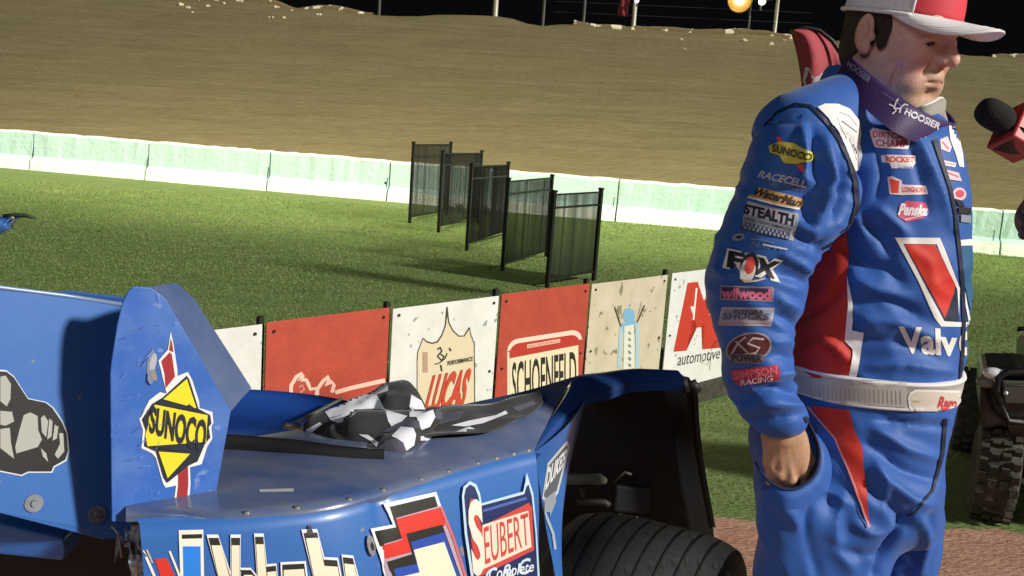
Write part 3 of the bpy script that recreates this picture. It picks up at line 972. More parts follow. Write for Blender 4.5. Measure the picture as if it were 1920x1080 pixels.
# seam strips / cables along the joints
mb = MB(); mb.tube([tuple(CAMP + ray(x, y) * ((D * KC) / ray(x, y)[1])) for x, y, D in
                    [(655, 944, 1.625), (668, 946, 1.625), (676, 962, 1.61), (678, 1000, 1.60), (682, 1085, 1.585)]], .0028, 8)
mb.build('seam_cable', blkrub, car, True)
# ---- printing on the quarter panel
W = flat('f3efe2', .45); Wb = flat('e9edf0', .45); K = flat('23241d', .5); Rd = flat('d8392c', .45); Bl = flat('2c4fae', .45); Cr = flat('f0e6cc', .5); Sky = flat('2f86e8', .4); Nv = flat('1c2c5e', .45); Pk = flat('cf6a70', .5); Cy = flat('bcd9ec', .45)
dc = Decal(qb, 12, .0016, .0005)
# torn coloured corner
dc.poly([(290, 1048), (313, 1046), (336, 1100), (308, 1100)], Rd)
dc.line([(262, 1022), (275, 1046), (296, 1095)], 5, W); dc.line([(275, 1030), (286, 1055)], 3, flat('cdbf9a')); dc.line([(318, 1033), (333, 1070), (343, 1100)], 4, W)
# blue framed block
dc.poly([(335, 994), (381, 993), (383, 1110), (339, 1110)], W)
dc.poly([(341, 1002), (379, 1001), (379, 1009), (341, 1010)], K)
dc.poly([(343, 1024), (376, 1024), (377, 1110), (345, 1110)], Sky)
def lt(P, top=14, w=3.0):
    """white outlined letter stem with dark head"""
    c = np.mean(P, 0)
    big = [tuple(c + (np.array(p) - c) * [1.28, 1.06] + [0, -3]) for p in P]
    dc.poly(big, Wb, layer=8); dc.poly([tuple(c + (np.array(p) - c) * [1.12, 1.0]) for p in P], K, layer=9)
    Q = [P[0], P[1], P[2], P[3]]
    f = top / max(P[3][1] - P[0][1], 1)
    a = (P[0][0] + (P[3][0] - P[0][0]) * f, P[0][1] + top); b = (P[1][0] + (P[2][0] - P[1][0]) * f, P[1][1] + top)
    dc.poly([a, b, P[2], P[3]], Cr, layer=10)
lt([(393, 1008), (410, 1008), (438, 1110), (416, 1110)])
lt([(434, 1008), (449, 1008), (449, 1110), (434, 1110)])
lt([(479, 1006), (493, 1006), (502, 1110), (485, 1110)])
lt([(571, 999), (594, 998), (618, 1110), (594, 1110)], 10)
lt([(452, 1068), (470, 1068), (482, 1085), (482, 1130), (452, 1130)][:4], 9)
lt([(500, 1062), (516, 1060), (520, 1110), (502, 1110)], 10)
lt([(531, 1058), (568, 1056), (574, 1110), (533, 1110)], 10)
lt([(600, 1048), (630, 1050), (640, 1110), (612, 1110)], 12)
lt([(643, 1044), (660, 1046), (674, 1110), (650, 1110)], 12)
dc.poly([(578, 984), (581, 984), (588, 1002), (574, 1002)], flat('3a3c44'), layer=12)
# big stepped number
dc.layer = 14
dc.poly([(693, 991), (735, 983), (718, 944), (816, 922), (880, 1110), (730, 1110)], Wb)
dc.poly([(700, 996), (741, 988), (729, 950), (813, 930), (872, 1110), (736, 1110)], K)
dc.poly([(709, 1022), (753, 1009), (741, 971), (824, 948), (876, 1110), (732, 1110)], flat('b9a3b4'))
dc.poly([(710, 1024), (752, 1011), (740, 973), (823, 951), (827, 962), (833, 985), (770, 999), (775, 1033), (722, 1047)], Rd)
dc.poly([(725, 1052), (770, 1038), (759, 1000), (827, 983), (872, 1110), (744, 1110)], K)
dc.poly([(736, 1066), (779, 1056), (768, 1016), (830, 997), (870, 1110), (750, 1110)], Bl)
dc.poly([(750, 1080), (784, 1072), (773, 1030), (830, 1015), (868, 1120), (760, 1120)], Cr)
dc.line([(824, 950), (848, 1010), (880, 1110)], 5, Pk)
# quick release fastener, a metal oval
dc.poly(oval(693, 1022, 7, 20, -10), flat('b8bcc0', .3, metal=.7)); dc.poly(oval(695, 1024, 3, 8, -10), K)
# name block
dc.poly([(863, 930), (866, 912), (878, 902), (890, 908), (897, 925), (900, 943), (978, 921), (982, 903), (985, 886), (990, 903), (997, 925), (1003, 990), (1010, 1100), (895, 1100), (880, 1080), (868, 1000)], Cy)
dc.poly([(867, 930), (870, 916), (878, 908), (887, 913), (893, 928), (898, 948), (980, 926), (984, 912), (988, 908), (994, 930), (1001, 1000), (1006, 1100), (898, 1100), (885, 1080), (873, 1000)], Nv)
dc.poly([(876, 945), (880, 934), (886, 936), (891, 948), (899, 986), (988, 942), (994, 950), (998, 1030), (900, 1078), (890, 1076), (880, 1010)], flat('c8453f'))
dc.line([(902, 957), (984, 933)], 5, flat('4a63b0'))
dc.poly([(901, 983), (987, 956), (993, 1024), (902, 1066)], flat('f2d9c4'))
dc.text('S', [(874, 944), (898, 940), (906, 1062), (886, 1078)], flat('f4e3d2'), .035)
dc.text('EUBERT', [(903, 988), (986, 960), (990, 1019), (906, 1058)], flat('c8453f'), .0)
dc.text('C & C', [(905, 1068), (990, 1044), (992, 1072), (908, 1092)], Cy, .02, .2)
dc.text('Complete', [(912, 1064), (996, 1050), (998, 1075), (914, 1095)], flat('dfe6ee'), .01, .3)
dc.build('sponsor_lettering', quarter)
sb = bvh_obj(sidep); dc = Decal(sb, 10, .0016, .0006)
dc.poly([(1026, 868), (1062, 826), (1068, 835), (1046, 925), (1030, 948), (1016, 935)], flat('b9c4cc'))
dc.poly([(1029, 872), (1062, 833), (1064, 838), (1043, 920), (1028, 938), (1019, 930)], flat('5d6066'))
dc.text('DUKES', [(1026, 880), (1062, 842), (1056, 872), (1022, 918)], flat('d9dde0'), .04)
dc.poly([(1016, 940), (1040, 920), (1042, 940), (1022, 990)], flat('8f98a2'))
dc.line([(1012, 930), (1020, 985), (1036, 1080)], 3, Nv)
dc.line([(1018, 955), (1036, 1000), (1040, 1030)], 5, flat('9fb0c2')); dc.poly([(1016, 1040), (1030, 1030), (1034, 1085), (1020, 1085)], flat('a8787c'))
dc.build('worn_sticker', sidep)

# ---- sideboard with its flange
YS0, YS1 = 1.40, 1.49
def sbp(x, y): return cp(x, y, YS0 + (YS1 - YS0) * (x - 207) / 226)
SB = [(249, 538), (239, 549), (230, 568), (220, 610), (209, 680), (207, 700), (208, 800), (210, 978), (300, 978), (397, 970), (433, 771), (372, 664), (311, 560), (283, 539)]
nrm = np.cross(sbp(433, 771) - sbp(207, 700), sbp(300, 560) - sbp(300, 950)); nrm /= np.linalg.norm(nrm)
if nrm[1] < 0: nrm = -nrm
board = thick('sideboard', [sbp(x, y) for x, y in SB], nrm * .004, blue_scr, car, .0012)
fl = [(283, 538), (311, 560), (372, 664), (433, 771)]; fo_ = [(320, 549), (345, 576), (400, 660), (456, 745)]
A = [sbp(*p) for p in fl]; B = [sbp(*q) + [0, .045, 0] for q in [(309, 542), (343, 572), (400, 660), (455, 745)]]
V, F = grid_mesh([A, [(a + b) / 2 + [0, 0, .001] for a, b in zip(A, B)], B]); mb = MB(); mb.add(V, F)
o = mb.build('flange', gblue, board, False); o.modifiers.new('s', 'SOLIDIFY').thickness = .003
bb = bvh_obj(board); dc = Decal(bb, 10, .0016, .0005)
Wt = flat('f0f1ee', .45); Rdk = flat('a83238', .5); Yl = flat('f2e335', .45); Nb = flat('28303c', .5)
dc.poly([(320, 622), (325, 645), (332, 690), (333, 705), (352, 697), (360, 712), (373, 752), (374, 765), (398, 772), (400, 792), (396, 800), (398, 822), (388, 838), (378, 870), (356, 876), (357, 905), (353, 962), (348, 966), (326, 940), (330, 910), (310, 914), (305, 905), (292, 858), (285, 850), (265, 840), (268, 806), (261, 786), (280, 750), (300, 735), (312, 738), (302, 695), (297, 676), (315, 655)], Wt)
dc.poly([(302, 677), (318, 660), (322, 664), (328, 706), (320, 716), (310, 728), (308, 700)], Rdk); dc.poly([(320, 634), (323, 645), (325, 660), (317, 657)], Rdk)
dc.poly([(334, 882), (352, 872), (353, 906), (349, 956), (331, 936), (334, 910)], Rdk)
dc.poly([(350, 704), (355, 712), (372, 766), (394, 778), (396, 794), (391, 800), (394, 820), (384, 832), (370, 865), (354, 872), (313, 905), (306, 895), (292, 846), (270, 836), (273, 806), (266, 786), (285, 757), (306, 744)], Nb)
dc.poly([(350, 710), (368, 765), (306, 748)], Yl)
dc.poly([(290, 758), (389, 778), (386, 828), (276, 836), (272, 815)], Yl)
dc.poly([(279, 782), (290, 762), (288, 778), (284, 800), (288, 812), (277, 818)], Yl)
dc.poly([(297, 846), (356, 850), (314, 896)], Yl)
dc.poly([(292, 758), (366, 770), (366, 766), (354, 757), (348, 762), (300, 750)], Nb)
dc.poly([(282, 836), (352, 850), (348, 846), (300, 838)], Nb)
dc.text('SUNOCO', [(284, 763), (389, 790), (381, 846), (278, 808)], Nb, .034, -.12)
dc.build('sticker', board)
# dent with scraped bright metal
dc = Decal(bb, 0, .0016, .0004)
dc.poly(oval(284, 688, 9, 32, 3), flat('7f8fae', .35)); dc.poly(oval(287, 680, 6, 18, 12), flat('b8bcc4', .3)); dc.poly(oval(288, 703, 5, 12, -20), flat('9a938f', .4))
dc.line([(276, 700), (275, 715), (281, 722)], 2, Nv)
for k in range(34):
    x = random.uniform(222, 330); y = random.uniform(560, 960); a = random.uniform(-.9, .9) - 1.0; L = random.uniform(5, 22)
    if x > 300 and y > 640: continue
    dc.line([(x, y), (x + L * math.cos(a), y + L * math.sin(a))], random.uniform(.5, 1.1), flat(random.choice(['6d8fd6', '84a3df', '35589f']), .5))
dc.build('scrape_mark', board)
# ---- spoiler blade (leans away behind the sideboard edge)
def blp(x, y): return cp(x, y, 1.47 + (x - 210) * .0005 + (975 - y) * .00012)
BLD = [(-260, 500), (0, 540), (120, 555), (240, 573), (246, 700), (250, 1008), (207, 1010), (195, 1012), (0, 962), (-260, 900)]
nb_ = np.cross(blp(200, 600) - blp(0, 600), blp(100, 900) - blp(100, 600)); nb_ /= np.linalg.norm(nb_)
if nb_[1] < 0: nb_ = -nb_
blade = thick('spoiler_blade', [blp(*p) for p in BLD], nb_ * .005, blue_p, car, .0015)
mb = MB(); mb.tube([tuple(blp(-260, 499)), tuple(blp(0, 539)), tuple(blp(120, 554)), tuple(blp(236, 572))], .003, 8); mb.build('backlit_line', mat('backlit_edge', '8fa3c8', .4, metal=.3), blade, True)  # pale rod painting the backlit line along the blade top
# upper rear flap behind the blade
thick('spoiler_lip', [cp(*p, 1.60) for p in [(60, 552), (130, 545), (235, 558), (262, 568), (262, 620), (60, 620)]], (0, .004, 0), blue_p, car)
dc = Decal(bvh_obj(blade), 10, .0016, .0006)
Gy = flat('a9aba4', .55); Bk = flat('15130f', .55)
em = [(-60, 700), (0, 696), (12, 697), (26, 708), (40, 730), (52, 748), (85, 755), (98, 765), (115, 790), (124, 812), (127, 845), (122, 862), (100, 874), (96, 884), (52, 884), (40, 890), (0, 882), (-60, 870)]
dc.poly([tuple(np.array([30, 800]) + (np.array(p) - [30, 800]) * 1.03) for p in em], flat('cfd6de', .5)); dc.poly(em, Bk)
for P in ([(0, 706), (10, 704), (20, 720), (19, 748), (12, 762), (0, 752)], [(28, 838), (36, 806), (44, 778), (56, 773), (70, 780), (71, 806), (78, 824), (70, 838), (50, 844), (30, 850)],
          [(76, 784), (82, 778), (90, 790), (86, 820), (78, 810)], [(92, 784), (98, 790), (96, 818), (88, 824)], [(102, 796), (109, 800), (106, 822), (98, 826)],
          [(110, 812), (118, 812), (120, 846), (108, 860), (102, 852), (112, 832)], [(0, 770), (22, 772), (26, 790), (10, 798), (0, 796)], [(0, 804), (18, 802), (20, 830), (26, 860), (0, 840)], [(76, 840), (86, 850), (90, 866), (80, 856)]):
    dc.poly(P, Gy, layer=3)
dc.build('emblem_sticker', blade)
for (x, y) in [(62, 943), (181, 964)]:
    p = blp(x, y); mb = MB(); f = -nb_
    mb.tube([tuple(p), tuple(p + f * .004)], [.0125, .0115], 24); mb.tube([tuple(p + f * .004), tuple(p + f * .007)], [.0050, .004], 14)
    mb.build('bolt', bolt_w, blade)
thick('tape_patch', [blp(*p) - nb_ * .002 for p in [(86, 966), (137, 972), (137, 984), (87, 978)]], nb_ * .0015, blue_p, blade)
# lower blue bar and dark underside
thick('lower_bar', [cp(*p, 1.46) for p in [(-260, 925), (0, 982), (118, 1010), (121, 1030), (118, 1052), (0, 1040), (-260, 1000)]], (0, .05, 0), blue_p, car, .004)
thick('underside_panel', [cp(*p, 1.62) for p in [(-300, 880), (250, 940), (280, 1000), (270, 1200), (-300, 1200)]], (0, .02, 0), dark_in, car)
# torn corner: crumpled strips
mb = MB()
for k in range(16):
    x = random.uniform(215, 262); y = random.uniform(985, 1010)
    a = cp(x, y, 1.43 + random.uniform(-.01, .03)); b = cp(x + random.uniform(-6, 16), y + random.uniform(10, 60), 1.43 + random.uniform(-.02, .03)); c = cp(x + random.uniform(4, 20), y + random.uniform(5, 50), 1.44)
    mb.add([a, b, c, a * .5 + b * .5 + [0.004, -.006, 0]], [(0, 1, 3), (1, 2, 3), (2, 0, 3)])
mb.build('torn_skin', torn_m, car)
cr_top = [cp(x, y, 1.405) for x, y in [(246, 985), (262, 987), (280, 985)]]
rr = []
for j in range(14):
    rr.append([cp(244 + 6 * i + 5 * float(vnoise(np.array([j * .8, i * .7, 1]))), 984 + j * 10, 1.425 + .012 * float(vnoise(np.array([j * .9, i * .9, 4])))) for i in range(9)])
V, F = grid_mesh(rr); mb = MB(); mb.add(V, F); mb.build('crumpled_edge', torn_m, car, True)
mb = MB(); mb.tube([tuple(cp(209, 988, 1.40)), tuple(cp(222, 1000, 1.39)), tuple(cp(228, 1045, 1.40))], .0018, 6); mb.build('loose_wire', steel, car, True)

# ---- panel behind the deck, black trough, trim
def q4(P, Y): return [cp(x, y, d) for (x, y), d in zip(P, Y)]
bp = [(300, 712), (425, 727), (520, 733), (600, 742), (655, 752)]; bq = [(300, 812), (420, 816), (480, 818), (545, 808), (560, 800)]
At = catmull([cp(x, y, 2.18) for x, y in bp], 24); Bt = catmull([cp(x, y, 1.90) for x, y in bq], 24)
rr = [At * (1 - t) + Bt * t + np.array([0, .03 * math.sin(t * 3.1), -.02 * math.sin(t * 3.1)]) for t in np.linspace(0, 1, 12)]
rr.insert(0, At + [0, .02, -.01])
V, F = grid_mesh(rr); mb = MB(); mb.add(V, F); backp = mb.build('far_side_panel', mat('glossy_blue_panel', (.02, .09, .40), .25, col2=(.015, .06, .30), scale=3, coat=.8, bump=.002, bscale=5), car, True)
mb = MB(); mb.tube([tuple(cp(x, y, d)) for x, y, d in [(540, 804, 1.9), (575, 782, 1.95), (640, 748, 2.12)]], .003, 8); mb.build('trim_rod', steel, car, True)
mb = MB(); mb.tube([tuple(cp(x, y, 1.895)) for x, y in [(530, 797), (540, 799), (556, 799), (564, 802)]], [.004, .006, .006, .003], 8); mb.build('clasp', steel, car, True)
rr = []
Tt = catmull([cz(x, y, .955) for x, y in [(300, 815), (425, 817), (500, 822), (560, 826), (640, 838), (720, 846)]], 24)
Tb = catmull([cz(x, y, .940) for x, y in [(300, 832), (425, 838), (500, 845), (560, 852), (640, 862), (720, 866)]], 24)
rr = [Tt * (1 - t) + Tb * t + np.array([0, 0, .01 * math.sin(t * 3.1)]) for t in np.linspace(0, 1, 6)] + [Tb + [0, 0, -.03]]
V, F = grid_mesh(rr); mb = MB(); mb.add(V, F); mb.build('rubber_strip', blkrub, car, True)

# ---- rear tyre, seen from behind
tyre_m = mat('dirt_track_tyre', (.38, .365, .30), .85, col2=(.50, .475, .39), scale=14, bump=.003, bscale=60, contrast=(.3, .7), spec=.3)  # tread colour lifted to make up for light missing on the shadowed tyre
side_m = mat('tyre_sidewall', (.028, .028, .026), .7, col2=(.06, .055, .045), scale=6, bump=.002, bscale=20)
wheel = empty('wheel', (0, 0, 0)); wheel.parent = car; wheel.location = -Vector(car.location)
TR, TW = .350, .36
yaw = R(-24)
axv = np.array([math.cos(yaw), math.sin(yaw), 0]); fwv = np.array([-math.sin(yaw), math.cos(yaw), 0])
tc_ = ptz(1212, 1006, TR * 2) ; tc_ = np.array([tc_[0], tc_[1] + .02, TR])
prof = []
gro = [-.13, -.092, -.054, -.016, .022, .060, .098, .135]
xs_ = sorted(set([round(-.168 + .336 * i / 60, 4) for i in range(61)] + [g + d for g in gro for d in (-.0045, -.0035, .0035, .0045)]))
for x in xs_:
    r = TR - .02 * (abs(x) / .168) ** 4
    if any(abs(x - g) < .0038 for g in gro): r -= .009
    prof.append((x, r, 0))
for (x, r) in [(.176, TR - .032), (.184, TR - .055), (.188, TR - .09), (.184, TR - .13), (.172, TR - .165)]:
    prof.append((x, r, 1)); prof.insert(0, (-x, r, 1))
NA = 160; V = []; F = []; M = []
for k in range(NA):
    t = 2 * math.pi * k / NA
    for (x, r, s) in prof:
        # slanted cross sipes
        rr_ = r
        if not s:
            ph = (t * 16 + x * 30) % (2 * math.pi)
            if ph < .35 and abs((x * 100) % 3.8 - 1.9) < 1.5: rr_ -= .003
        V.append(tc_ + axv * x + fwv * (rr_ * math.cos(t)) + np.array([0, 0, rr_ * math.sin(t)]))
n = len(prof)
for k in range(NA):
    for i in range(n - 1):
        a = k * n + i; b = ((k + 1) % NA) * n + i
        F.append((a, b, b + 1, a + 1)); M.append(1 if prof[i][2] or prof[i + 1][2] else 0)
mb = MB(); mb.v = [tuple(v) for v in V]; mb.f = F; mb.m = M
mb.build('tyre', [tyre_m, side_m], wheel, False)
mb = MB()
rp = [(.168, .205), (.172, .19), (.14, .185), (.12, .17), (.10, .06), (.10, .001)]
V = []; F = []
for k in range(64):
    t = 2 * math.pi * k / 64
    for (x, r) in rp: V.append(tc_ + axv * x + fwv * (r * math.cos(t)) + np.array([0, 0, r * math.sin(t)]))
for k in range(64):
    for i in range(len(rp) - 1):
        a = k * len(rp) + i; b = ((k + 1) % 64) * len(rp) + i; F.append((a, b, b + 1, a + 1))
mb.add(V, F); mb.build('rim', mat('black_rim', '1a1a1c', .4, metal=.5), wheel, True)

# ---- black liner ahead of the tyre and its flange
LN = [(1098, 742), (1282, 712), (1300, 760), (1316, 850), (1338, 975), (1345, 1100), (1030, 1100), (1030, 900)]
thick('fender_liner', [pt(x, y, 2.52) for x, y in [(1060, 735), (1262, 700), (1275, 704), (1292, 760), (1310, 850), (1336, 975), (1350, 1120), (1000, 1120), (1000, 800)]], (0, .01, 0), dark_in, car)
fl0 = catmull([pt(x, y, 2.50) for x, y in [(1278, 704), (1284, 730), (1296, 800), (1308, 880), (1330, 990)]], 14)
fl1 = catmull([pt(x, y, 2.36) for x, y in [(1296, 716), (1308, 735), (1312, 800), (1322, 880), (1342, 990)]], 14)
V, F = grid_mesh([fl0, (fl0 + fl1) / 2 + [.006, 0, .004], fl1, fl1 + [-.008, .01, 0]]); mb = MB(); mb.add(V, F); mb.build('liner_flange', mat('scuffed_flange', (.022, .022, .026), .5, col2=(.05, .05, .055), scale=8), car, True)
# fender side skirt from the fender top to the flange
V, F = grid_mesh([[d1, cz(1190, 716, .99), c2], [pt(1282, 714, 2.5), pt(1190, 722, 2.5), pt(1098, 745, 2.5)]]); mb = MB(); mb.add(V, F); mb.build('fender_underside', dark_in, car, True)
# corner knob
mb = MB(); mb.tube([tuple(pt(1268, 700, 2.3)), tuple(pt(1281, 716, 2.25)), tuple(pt(1286, 735, 2.25))], [.006, .012, .01], 8); mb.tube([tuple(pt(1284, 728, 2.3)), tuple(pt(1300, 721, 2.3)), tuple(pt(1308, 735, 2.3))], [.012, .014, .012], 8)
mb.build('corner_cap', blkrub, car, True)
# frame bits visible inside
mb = MB(); mb.tube([tuple(pt(1020, 898, 2.3)), tuple(pt(1125, 898, 2.3)), tuple(pt(1134, 902, 2.31))], [.013, .013, .008], 12); mb.build('frame_tube', mat('dull_frame_tube', '6b6a60', .6), car, True)
mb = MB(); mb.tube([tuple(pt(1082, 940, 2.25)), tuple(pt(1135, 942, 2.25)), tuple(pt(1142, 948, 2.25))], .008, 10); mb.tube([tuple(pt(1091, 915, 2.25)), tuple(pt(1093, 935, 2.25))], .005, 8)
mb.tube([tuple(pt(1150, 905, 2.42)), tuple(pt(1172, 885, 2.42)), tuple(pt(1184, 890, 2.42))], .004, 8)
mb.build('brake_line', mat('dull_steel', '44443e', .55, metal=.3), car, True)
mb = MB(); mb.box(tuple(pt(1185, 935, 2.45)), (.09, .02, .07)); mb.build('bracket', mat('grey_bracket', '24262a', .6), car, bevel=.006)
# roof edge of the car, cut by the picture edge, with its antenna
rf = catmull([cp(x, y, 2.0) for x, y in [(-260, 395), (-120, 400), (0, 409), (18, 405), (27, 407)]], 16)
rb = catmull([cp(x, y, 2.0) for x, y in [(-260, 560), (-120, 500), (0, 437), (14, 424), (27, 411)]], 16)
V, F = grid_mesh([rf + [0, .02, .0], rf, rf * .5 + rb * .5 + [0, -.012, 0], rb, rb + [0, .02, 0], rf + [0, .02, .0]]); mb = MB(); mb.add(V, F); mb.build('roof_edge', blue_p, car, True)
mb = MB(); mb.tube([tuple(cp(x, y, 2.0)) for x, y in [(6, 405), (28, 403), (48, 404), (66, 409)]], [.003, .0035, .004, .002], 8); mb.build('roof_strip', mat('olive_rubber', '2c3a24', .6), car, True)
mb = MB(); mb.tube([tuple(cp(21, 407, 1.99)), tuple(cp(25, 411, 1.99))], .004, 8); mb.build('roof_bolt', steel, car, True)
mb = MB(); mb.tube([tuple(cp(-180, 480, 2.05)), tuple(cp(-160, 900, 1.75))], .02, 10); mb.build('roof_post', dark_in, car, True)

# ------------------------------------------------------------------ checkered flag crumpled on the deck
fl_white = mat('flag_white', (.82, .82, .88), .8, col2=(.76, .77, .85), scale=20, bump=.001, bscale=60, sheen=.3)
fl_black = mat('flag_black', (.022, .022, .024), .8, col2=(.035, .035, .036), scale=20, bump=.001, bscale=60, sheen=.2)
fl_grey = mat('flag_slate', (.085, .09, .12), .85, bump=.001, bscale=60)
def FP(x, y, Y): return cp(x, y, Y - .045)
Yd = 1.80
prims = []
def rc(p, q, ra, rb): prims.append((np.array(p), np.array(q), ra, rb))
rc(FP(600, 808, 1.86), FP(660, 800, 1.86), .028, .036)
rc(FP(600, 818, 1.83), FP(690, 815, 1.80), .016, .03)
rc(FP(660, 800, 1.86), FP(745, 760, 1.90), .03, .042)
rc(FP(745, 760, 1.90), FP(780, 800, 1.84), .04, .028)
rc(FP(680, 812, 1.80), FP(770, 808, 1.80), .036, .036)
rc(FP(618, 785, 1.86), FP(722, 733, 1.92), .013, .013)
rc(FP(632, 795, 1.84), FP(690, 765, 1.86), .012, .014)
rc(FP(722, 733, 1.92), FP(755, 730, 1.92), .016, .018)
rc(FP(755, 732, 1.92), FP(768, 760, 1.90), .018, .014)
rc(FP(776, 765, 1.88), FP(790, 790, 1.83), .010, .014)
rc(FP(740, 770, 1.86), FP(765, 770, 1.86), .03, .026)
rc(FP(640, 828, 1.79), FP(700, 836, 1.77), .016, .018)
rc(FP(684, 852, 1.74), FP(695, 848, 1.74), .011, .012)      # rolled end
rc(FP(700, 846, 1.74), FP(745, 838, 1.75), .012, .026)
rc(FP(745, 838, 1.75), FP(775, 808, 1.77), .026, .017)
rc(FP(775, 808, 1.77), FP(812, 780, 1.80), .016, .015)
rc(FP(630, 815, 1.80), FP(640, 835, 1.78), .02, .014)
def fsdf(P):
    d = np.full(P.shape[:-1], 9.0)
    for a, b, ra, rb in prims: d = smin(d, rcone(P, a, b, ra, rb), .006)
    return d
allp = np.array([p for a, b, _, _ in prims for p in (a, b)])
V, F = surfnet(fsdf, allp.min(0) - .06, allp.max(0) + .06, .0035)
V = relax(V, F, 3)
Nn = vnormals(V, F)
r_ = 1 - np.abs(vnoise(V @ np.array([[14, 4, 0], [-4, 14, 10], [6, -14, 40.]]))); V = V + Nn * ((r_ - .7) * .0055)[:, None]
V = relax(V, F, 2)
me = mesh_np('checkered_flag', V, F)
flagroot = link('checkered_flag', me, [fl_black], None, True)
tag(flagroot, 'crumpled black and white checkered flag lying on the blue rear deck of the race car', 'flag')
fb = bvh_of(V, F); dc = Decal(fb, 4, .0012, .0003)
for P in ([(606, 768), (650, 740), (690, 724), (728, 716), (728, 733), (700, 742), (676, 760), (640, 778), (618, 784)],
          [(618, 786), (640, 779), (664, 764), (676, 752), (668, 774), (650, 788), (636, 794), (624, 790)],
          [(672, 746), (690, 740), (706, 740), (714, 752), (722, 768), (700, 766), (670, 768)],
          [(722, 768), (740, 774), (764, 780), (752, 792), (736, 802), (728, 790)],
          [(771, 740), (790, 752), (798, 770), (784, 782), (768, 782), (768, 762)],
          [(780, 780), (812, 768), (816, 782), (806, 800), (790, 806), (784, 790)],
          [(734, 818), (752, 800), (775, 802), (780, 815), (776, 835), (762, 845), (755, 830), (744, 822)],
          [(672, 848), (690, 840), (704, 842), (708, 856), (690, 868), (676, 864)],
          [(672, 814), (690, 815), (710, 830), (706, 838), (694, 826)],
          [(574, 806), (600, 792), (604, 796), (584, 812), (575, 814)],
          [(788, 818), (850, 808), (875, 794), (904, 810), (905, 820), (860, 824), (788, 826)],
          [(858, 792), (890, 786), (930, 776), (936, 770), (940, 776), (905, 790), (880, 794)]):
    dc.poly(P, fl_white, layer=1)
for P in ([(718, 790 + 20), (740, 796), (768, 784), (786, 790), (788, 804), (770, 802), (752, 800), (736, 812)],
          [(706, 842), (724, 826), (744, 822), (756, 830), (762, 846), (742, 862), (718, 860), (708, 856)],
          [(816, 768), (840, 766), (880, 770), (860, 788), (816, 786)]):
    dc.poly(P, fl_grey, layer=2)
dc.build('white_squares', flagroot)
deck2 = bvh_obj(deck)
def tail_pt(x, y):
    dd = Vector(ray(x, y)).normalized(); h = deck2.ray_cast(Vector(CAMP), dd)
    if h[0] is None: return None
    return np.array(h[0]) + np.array([0, 0, 1]) * (.006 + .006 * (1 + float(vnoise(np.array([x * .02, y * .06, 3])))))
TU = catmull([(790, 792), (830, 774), (880, 768), (930, 766), (975, 756), (1012, 748)], 40); TD = catmull([(786, 830), (835, 829), (900, 826), (950, 808), (990, 786), (1018, 764)], 40)
rr = []; ok = True
for q in np.linspace(0, 1, 14):
    row = []
    for u_, v_ in zip(TU, TD):
        g = u_ * (1 - q) + v_ * q; p_ = tail_pt(*g)
        if p_ is None: p_ = row[-1] if row else tail_pt(830, 800)
        row.append(p_)
    rr.append(row)
V_, F_ = grid_mesh(rr); mb = MB(); mb.add(V_, F_)
tailo = mb.build('flag_tail', fl_black, flagroot, True); tailo.modifiers.new('s', 'SOLIDIFY').thickness = .003
tb_ = bvh_obj(tailo); dc = Decal(tb_, 5, .0012, .0003)
dc.poly([(790, 815), (848, 812), (880, 800), (905, 811), (908, 823), (860, 828), (788, 830)], fl_white)
dc.poly([(846, 798), (880, 789), (930, 779), (948, 770), (952, 776), (905, 794), (872, 800)], fl_white)
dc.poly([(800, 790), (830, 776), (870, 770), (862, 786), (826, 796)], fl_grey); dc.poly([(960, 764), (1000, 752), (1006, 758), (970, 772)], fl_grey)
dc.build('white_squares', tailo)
mb = MB(); mb.tube([tuple(FP(560, 806, 1.88)), tuple(FP(628, 772, 1.93))], .003, 8); mb.build('flag_stick', mat('pale_wood', 'b6a07c', .6), flagroot, True)

# ------------------------------------------------------------------ all terrain vehicle at the right edge
atv_p = mat('black_atv_plastic', '0d0d0c', .35, coat=.2, bump=.001)
atv = empty('quad_bike', tuple(ptz(2000, 985, 0)), 'dark quad bike parked on the grass at the right edge of the picture', 'quad bike')
mud_t = mat('muddy_tyre', (.045, .042, .032), .85, col2=(.085, .08, .06), scale=14, bump=.006, bscale=30, contrast=(.4, .75))
wx = ptz(1872, 984, 0)
def knob_tyre(c, r, w, name='tyre'):
    root = empty('wheel', (0, 0, 0)); root.parent = atv; root.location = -Vector(atv.location)
    mb = MB(); n = 40
    ax_ = Vector((.93, -.37, 0)); fw = Vector((.37, .93, 0))
    P = [(-w / 2 + .02, r * .55), (-w / 2, r * .75), (-w / 2 + .012, r * .92), (-w / 4, r * .97), (w / 4, r * .97), (w / 2 - .012, r * .92), (w / 2, r * .75), (w / 2 - .02, r * .55)]
    rr = [[Vector(c) + ax_ * x + fw * (q * math.cos(2 * math.pi * k / n)) + Vector((0, 0, q * math.sin(2 * math.pi * k / n))) for x, q in P] for k in range(n + 1)]
    V, F = grid_mesh(rr); mb.add(V, F)
    for k in range(22):
        for x in (-.36, -.12, .12, .36):
            t = 2 * math.pi * (k + (.5 if abs(x) > .2 else 0)) / 22
            p = Vector(c) + ax_ * (x * w) + fw * (r * .975 * math.cos(t)) + Vector((0, 0, r * .975 * math.sin(t)))
            rot = Matrix((ax_, Vector((0, 0, 1)).cross(ax_) * 1, Vector((0, 0, 1)))).transposed() @ Matrix.Rotation(-t + math.pi / 2 + 0, 3, 'X')
            mb.box(tuple(p), (w * .17, r * .16, r * .1), rot)
    mb.build(name, mud_t, root)
    mb = MB(); mb.tube([Vector(c) - ax_ * w * .3, Vector(c) + ax_ * w * .3], r * .55, 20); mb.build('rim', steel, root)
r_t = .205
